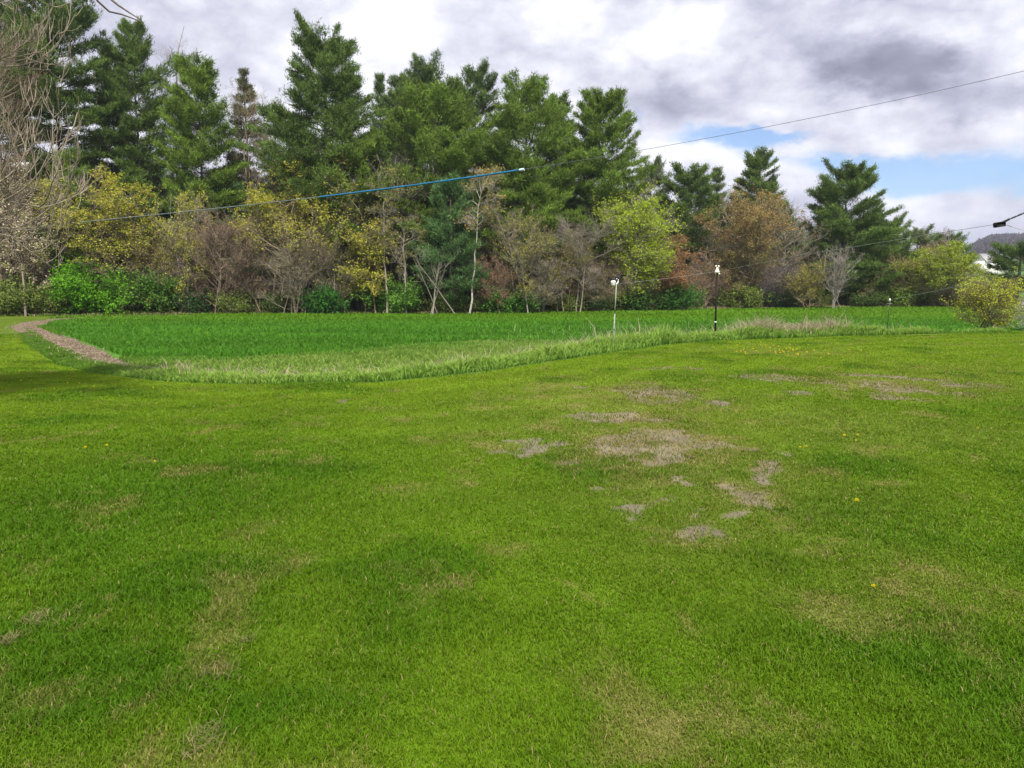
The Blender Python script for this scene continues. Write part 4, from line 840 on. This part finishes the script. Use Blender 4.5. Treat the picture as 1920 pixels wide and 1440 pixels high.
m = MB(); chamfer_box(m, (0, 0, 0), .085, .05, .042, .014, (.02, .02, .024), .15); m.build('housing', M_paint, bx)
m = MB(); cyl(m, (.05, 0, .03), (.16, 0, .09), .022, .016, (.02, .02, .022)); m.build('cable_gland', M_paint, bx, True)
up = at(1990, 372, 12.0); d = up - box
t = thing('beaded_wire', 'dark thick wire strung with black beads, rising right from the splice box', 'wire', box + [.12, 0, .07])
tubeobj('strand', sag(np.zeros(3), up - box - [.12, 0, .07], .0), .008, (.06, .06, .07), t)
for k in range(6):
    p = (up - box) * (.12 + k * .10); m = MB(); u_ = norm(d) * .04; cyl(m, p - u_, p + u_, .014, .014, (.03, .03, .035), 8); o_ = m.build('bead', M_paint, t, True)
t = thing('thin_wire', 'thin grey wire leaving the splice box down to the right frame edge', 'wire', box + [.08, 0, 0]); tubeobj('strand', sag(np.zeros(3), at(2000, 452, 12.5) - box - [.08, 0, 0], .01), .006, (.4, .4, .42), t)
tp = np.array([xc + .03, Yc, zc + zt3]); t = thing('thin_wire', 'thin pale wire from the short post into the young yellow tree', 'wire', tp); tubeobj('strand', sag(tp, at(1960, 498, 33.5), .06) - tp, .005, (.12, .17, .12), t)

# ---------------------------------------------------------------- dandelions
def dand_mesh(scale=1.0, seed=0):
    g = np.random.default_rng(seed); mb = MB(); ms = MB(); n = 70
    a = g.random(n) * 2 * pi; e = np.radians(8 + 80 * g.random(n) ** .8); d = np.stack([np.cos(a) * np.cos(e), np.sin(a) * np.cos(e), np.sin(e)], 1)
    b_ = norm(np.cross(d, [0, 0, 1.])) * .0028; mb.diamonds(np.tile([[0, 0, .06]], (n, 1)), d * .021, b_, C_(.88, .74, .03) * (.8 + .3 * g.random((n, 1))))
    ms.tubes(np.array([[[0, 0, -.01], [.004, 0, .03], [0, 0, .06]]]), np.full((1, 3), .0022), 5, (.16, .24, .06)); return mb, ms
m0, s0 = dand_mesh(1, 1); 
first = None
NEAR = [(1605, 957, 1.25, 'largest yellow dandelion on the lawn right of the bare patches'), (1637, 1114, .8, 'lone small yellow dandelion low at the right of the lawn'), (1582, 830, 1.2, 'left dandelion of the trio above the right lawn'),
        (1608, 827, 1.0, 'upper right dandelion of the trio on the right lawn'), (1604, 835, .8, 'lower dandelion of the trio on the right lawn'), (1500, 848, .8, 'paler left dandelion of a close pair by the bare patches'), (1511, 849, 1.0, 'right dandelion of a close pair by the bare patches'),
        (161, 850, 1.0, 'leftmost dandelion of three on the far left lawn'), (201, 846, 1.0, 'middle dandelion of three on the far left lawn'), (291, 875, .8, 'rightmost lower dandelion of three on the far left lawn'), (1833, 811, .8, 'faded dandelion alone near the right frame edge')]
def put_dand(x, y, s, lab, grp=None):
    global first
    z = float(H(x, y))
    if first is None:
        first = thing('dandelion', lab, 'dandelion', (x, y, z), grp); m0.build('bloom', M_leaf, first); s0.build('stem', M_grass, first); first.scale = (s, s, s); return first
    o = clone(first, (x, y, z), rng.random() * 6, (s, s), lab, grp)
    if not grp and 'group' in o: del o['group']
    return o
for (u, v, s, lab) in NEAR: x, y = gp(u, v); put_dand(x, y, s, lab)
g = np.random.default_rng(12)
for k in range(60):
    u, v = g.normal(1455, 32), g.normal(662, 6) if k < 34 else 0
    if k >= 34: u, v = g.uniform(1380, 1620), g.uniform(648, 676)
    x, y = gp(u, v)
    if inside(np.array(x), np.array(y)): continue
    put_dand(x, y, 1.0 + .6 * g.random(), 'tiny yellow dandelion in the loose scatter on the sunny lawn below the tall grass strip', 'dandelions scattered below the tall grass strip')
for k in range(30):
    u, v = g.uniform(5, 420), g.uniform(655, 745); x, y = gp(u, v, -.2)
    if inside(np.array(x), np.array(y)): continue
    put_dand(x, y, .7 + .5 * g.random(), 'tiny pale yellow dandelion sprinkled on the left lawn beside the dirt path', 'dandelions sprinkled on the left lawn')

# ---------------------------------------------------------------- distant farmhouse, road, shed
def box_mesh(m, x0, x1, y0, y1, z0, z1, col):
    V = np.array([(x, y, z) for x in (x0, x1) for y in (y0, y1) for z in (z0, z1)]); m.add(V, np.array([(0, 1, 3, 2), (4, 6, 7, 5), (0, 4, 5, 1), (2, 3, 7, 6), (0, 2, 6, 4), (1, 5, 7, 3)]), col)
def house(name, lab, u, v, Y, w, dp, hw_, hr, wallc, roofc, rz, nwin):
    p = at(u, v, Y); z = float(H(p[0], p[1])); t = thing(name, lab, 'house', (p[0], p[1], z), None, rz)
    m = MB(); box_mesh(m, -w / 2, w / 2, -dp / 2, dp / 2, -1.5, hw_, wallc)
    m.add([(-w / 2, -dp / 2, hw_), (-w / 2, dp / 2, hw_), (-w / 2, 0, hw_ + hr)], np.array([(0, 1, 2)]), wallc); m.add([(w / 2, -dp / 2, hw_), (w / 2, dp / 2, hw_), (w / 2, 0, hw_ + hr)], np.array([(0, 2, 1)]), wallc); m.build('wall', M_paint, t)
    m = MB(); o = .35
    for s in (-1, 1):
        a = np.array([(-w / 2 - o, s * (dp / 2 + o), hw_ - o * hr / (dp / 2)), (w / 2 + o, s * (dp / 2 + o), hw_ - o * hr / (dp / 2)), (w / 2 + o, 0, hw_ + hr + .02), (-w / 2 - o, 0, hw_ + hr + .02)]); b2 = a + [0, 0, .18]
        m.add(np.concatenate([a, b2]), np.array([(0, 1, 2, 3), (4, 5, 6, 7), (0, 1, 5, 4), (2, 3, 7, 6), (0, 3, 7, 4), (1, 2, 6, 5)]), roofc)
    m.build('roof', M_paint, t)
    for k in range(nwin):
        xx = -w / 2 + (k + .5) * w / nwin; m = MB(); box_mesh(m, xx - .5, xx + .5, -dp / 2 - .04, -dp / 2 + .02, hw_ * .35, hw_ * .75, (.05, .06, .07)); m.build('window', M_gloss, t)
    return t
house('farmhouse', 'white gabled farmhouse on the far slope, larger of the two', 1856, 500, 290, 9, 7, 4.6, 2.6, (.8, .78, .74), (.42, .40, .40), .15, 3)
house('farm_shed', 'long low white shed beside the far farmhouse', 1828, 505, 296, 9, 5, 2.4, 1.0, (.75, .72, .68), (.55, .54, .52), -.1, 3)
house('farmhouse', 'pale grey roofed house above the white farmhouse on the far slope', 1872, 488, 330, 10, 8, 3.5, 2.8, (.7, .7, .66), (.5, .52, .5), .4, 2)
# weathered barn at the far left behind the trees
def barn():
    p = at(55, 540, 70); x, y = p[0], 70.0; z = float(H(x, y)); t = thing('barn', 'dark weathered barn with pale roof edge half hidden behind the blossoming tree', 'barn', (x, y, z))
    m = MB(); zt_ = at(60, 312, 70)[2] - z; box_mesh(m, -9, 4.6, 0, 8, -1, zt_ - .6, (.045, .035, .03)); m.build('wall', M_bark, t)
    m = MB(); box_mesh(m, -9.6, 5.3, -.8, 9, zt_ - .6, zt_ - .15, (.05, .045, .045)); rf = m.build('roof', M_bark, t)
    m = MB(); box_mesh(m, -9.6, 2.2, -.86, -.803, zt_ - .22, zt_ + .22, (.62, .62, .62)); m.build('roof_edge', M_paint, t)
    m = MB(); box_mesh(m, -5.6, -3.2, -.03, .05, 1.2, 4.0, (.02, .02, .025)); m.build('window', M_gloss, t)
barn()
# road on the right
rp = np.array([at(1860, 549, 175), at(1990, 549, 168), at(2200, 549, 160)]); m = MB(); V = []
for p in np.linspace(0, 1, 20):
    c = rp[0] * (1 - p) + rp[2] * p; V += [(c[0], c[1] - 3, H(c[0], c[1] - 3) + .05), (c[0], c[1] + 3, H(c[0], c[1] + 3) + .08)]
i = np.arange(40).reshape(-1, 2); m.add(V, np.stack([i[:-1, 0], i[1:, 0], i[1:, 1], i[:-1, 1]], -1), (.5, .48, .46)); struct(m.build('road', M_soil))

# ---------------------------------------------------------------- haze
def haze():
    m = MB(); box_mesh(m, -3050, 3050, -100, 3050, -3, 125, (1, 1, 1)); mt = bpy.data.materials.new('haze'); mt.use_nodes = True; nt = mt.node_tree; nt.nodes.clear()
    v = nt.nodes.new('ShaderNodeVolumePrincipled'); v.inputs['Color'].default_value = (.72, .78, .95, 1); v.inputs['Density'].default_value = .00025; v.inputs['Anisotropy'].default_value = 0.2
    o = nt.nodes.new('ShaderNodeOutputMaterial'); nt.links.new(v.outputs[0], o.inputs['Volume']); h = m.build('haze', mt); struct(h, 'stuff'); tag(h, 'faint bluish air softening the far hill', 'haze')
haze()
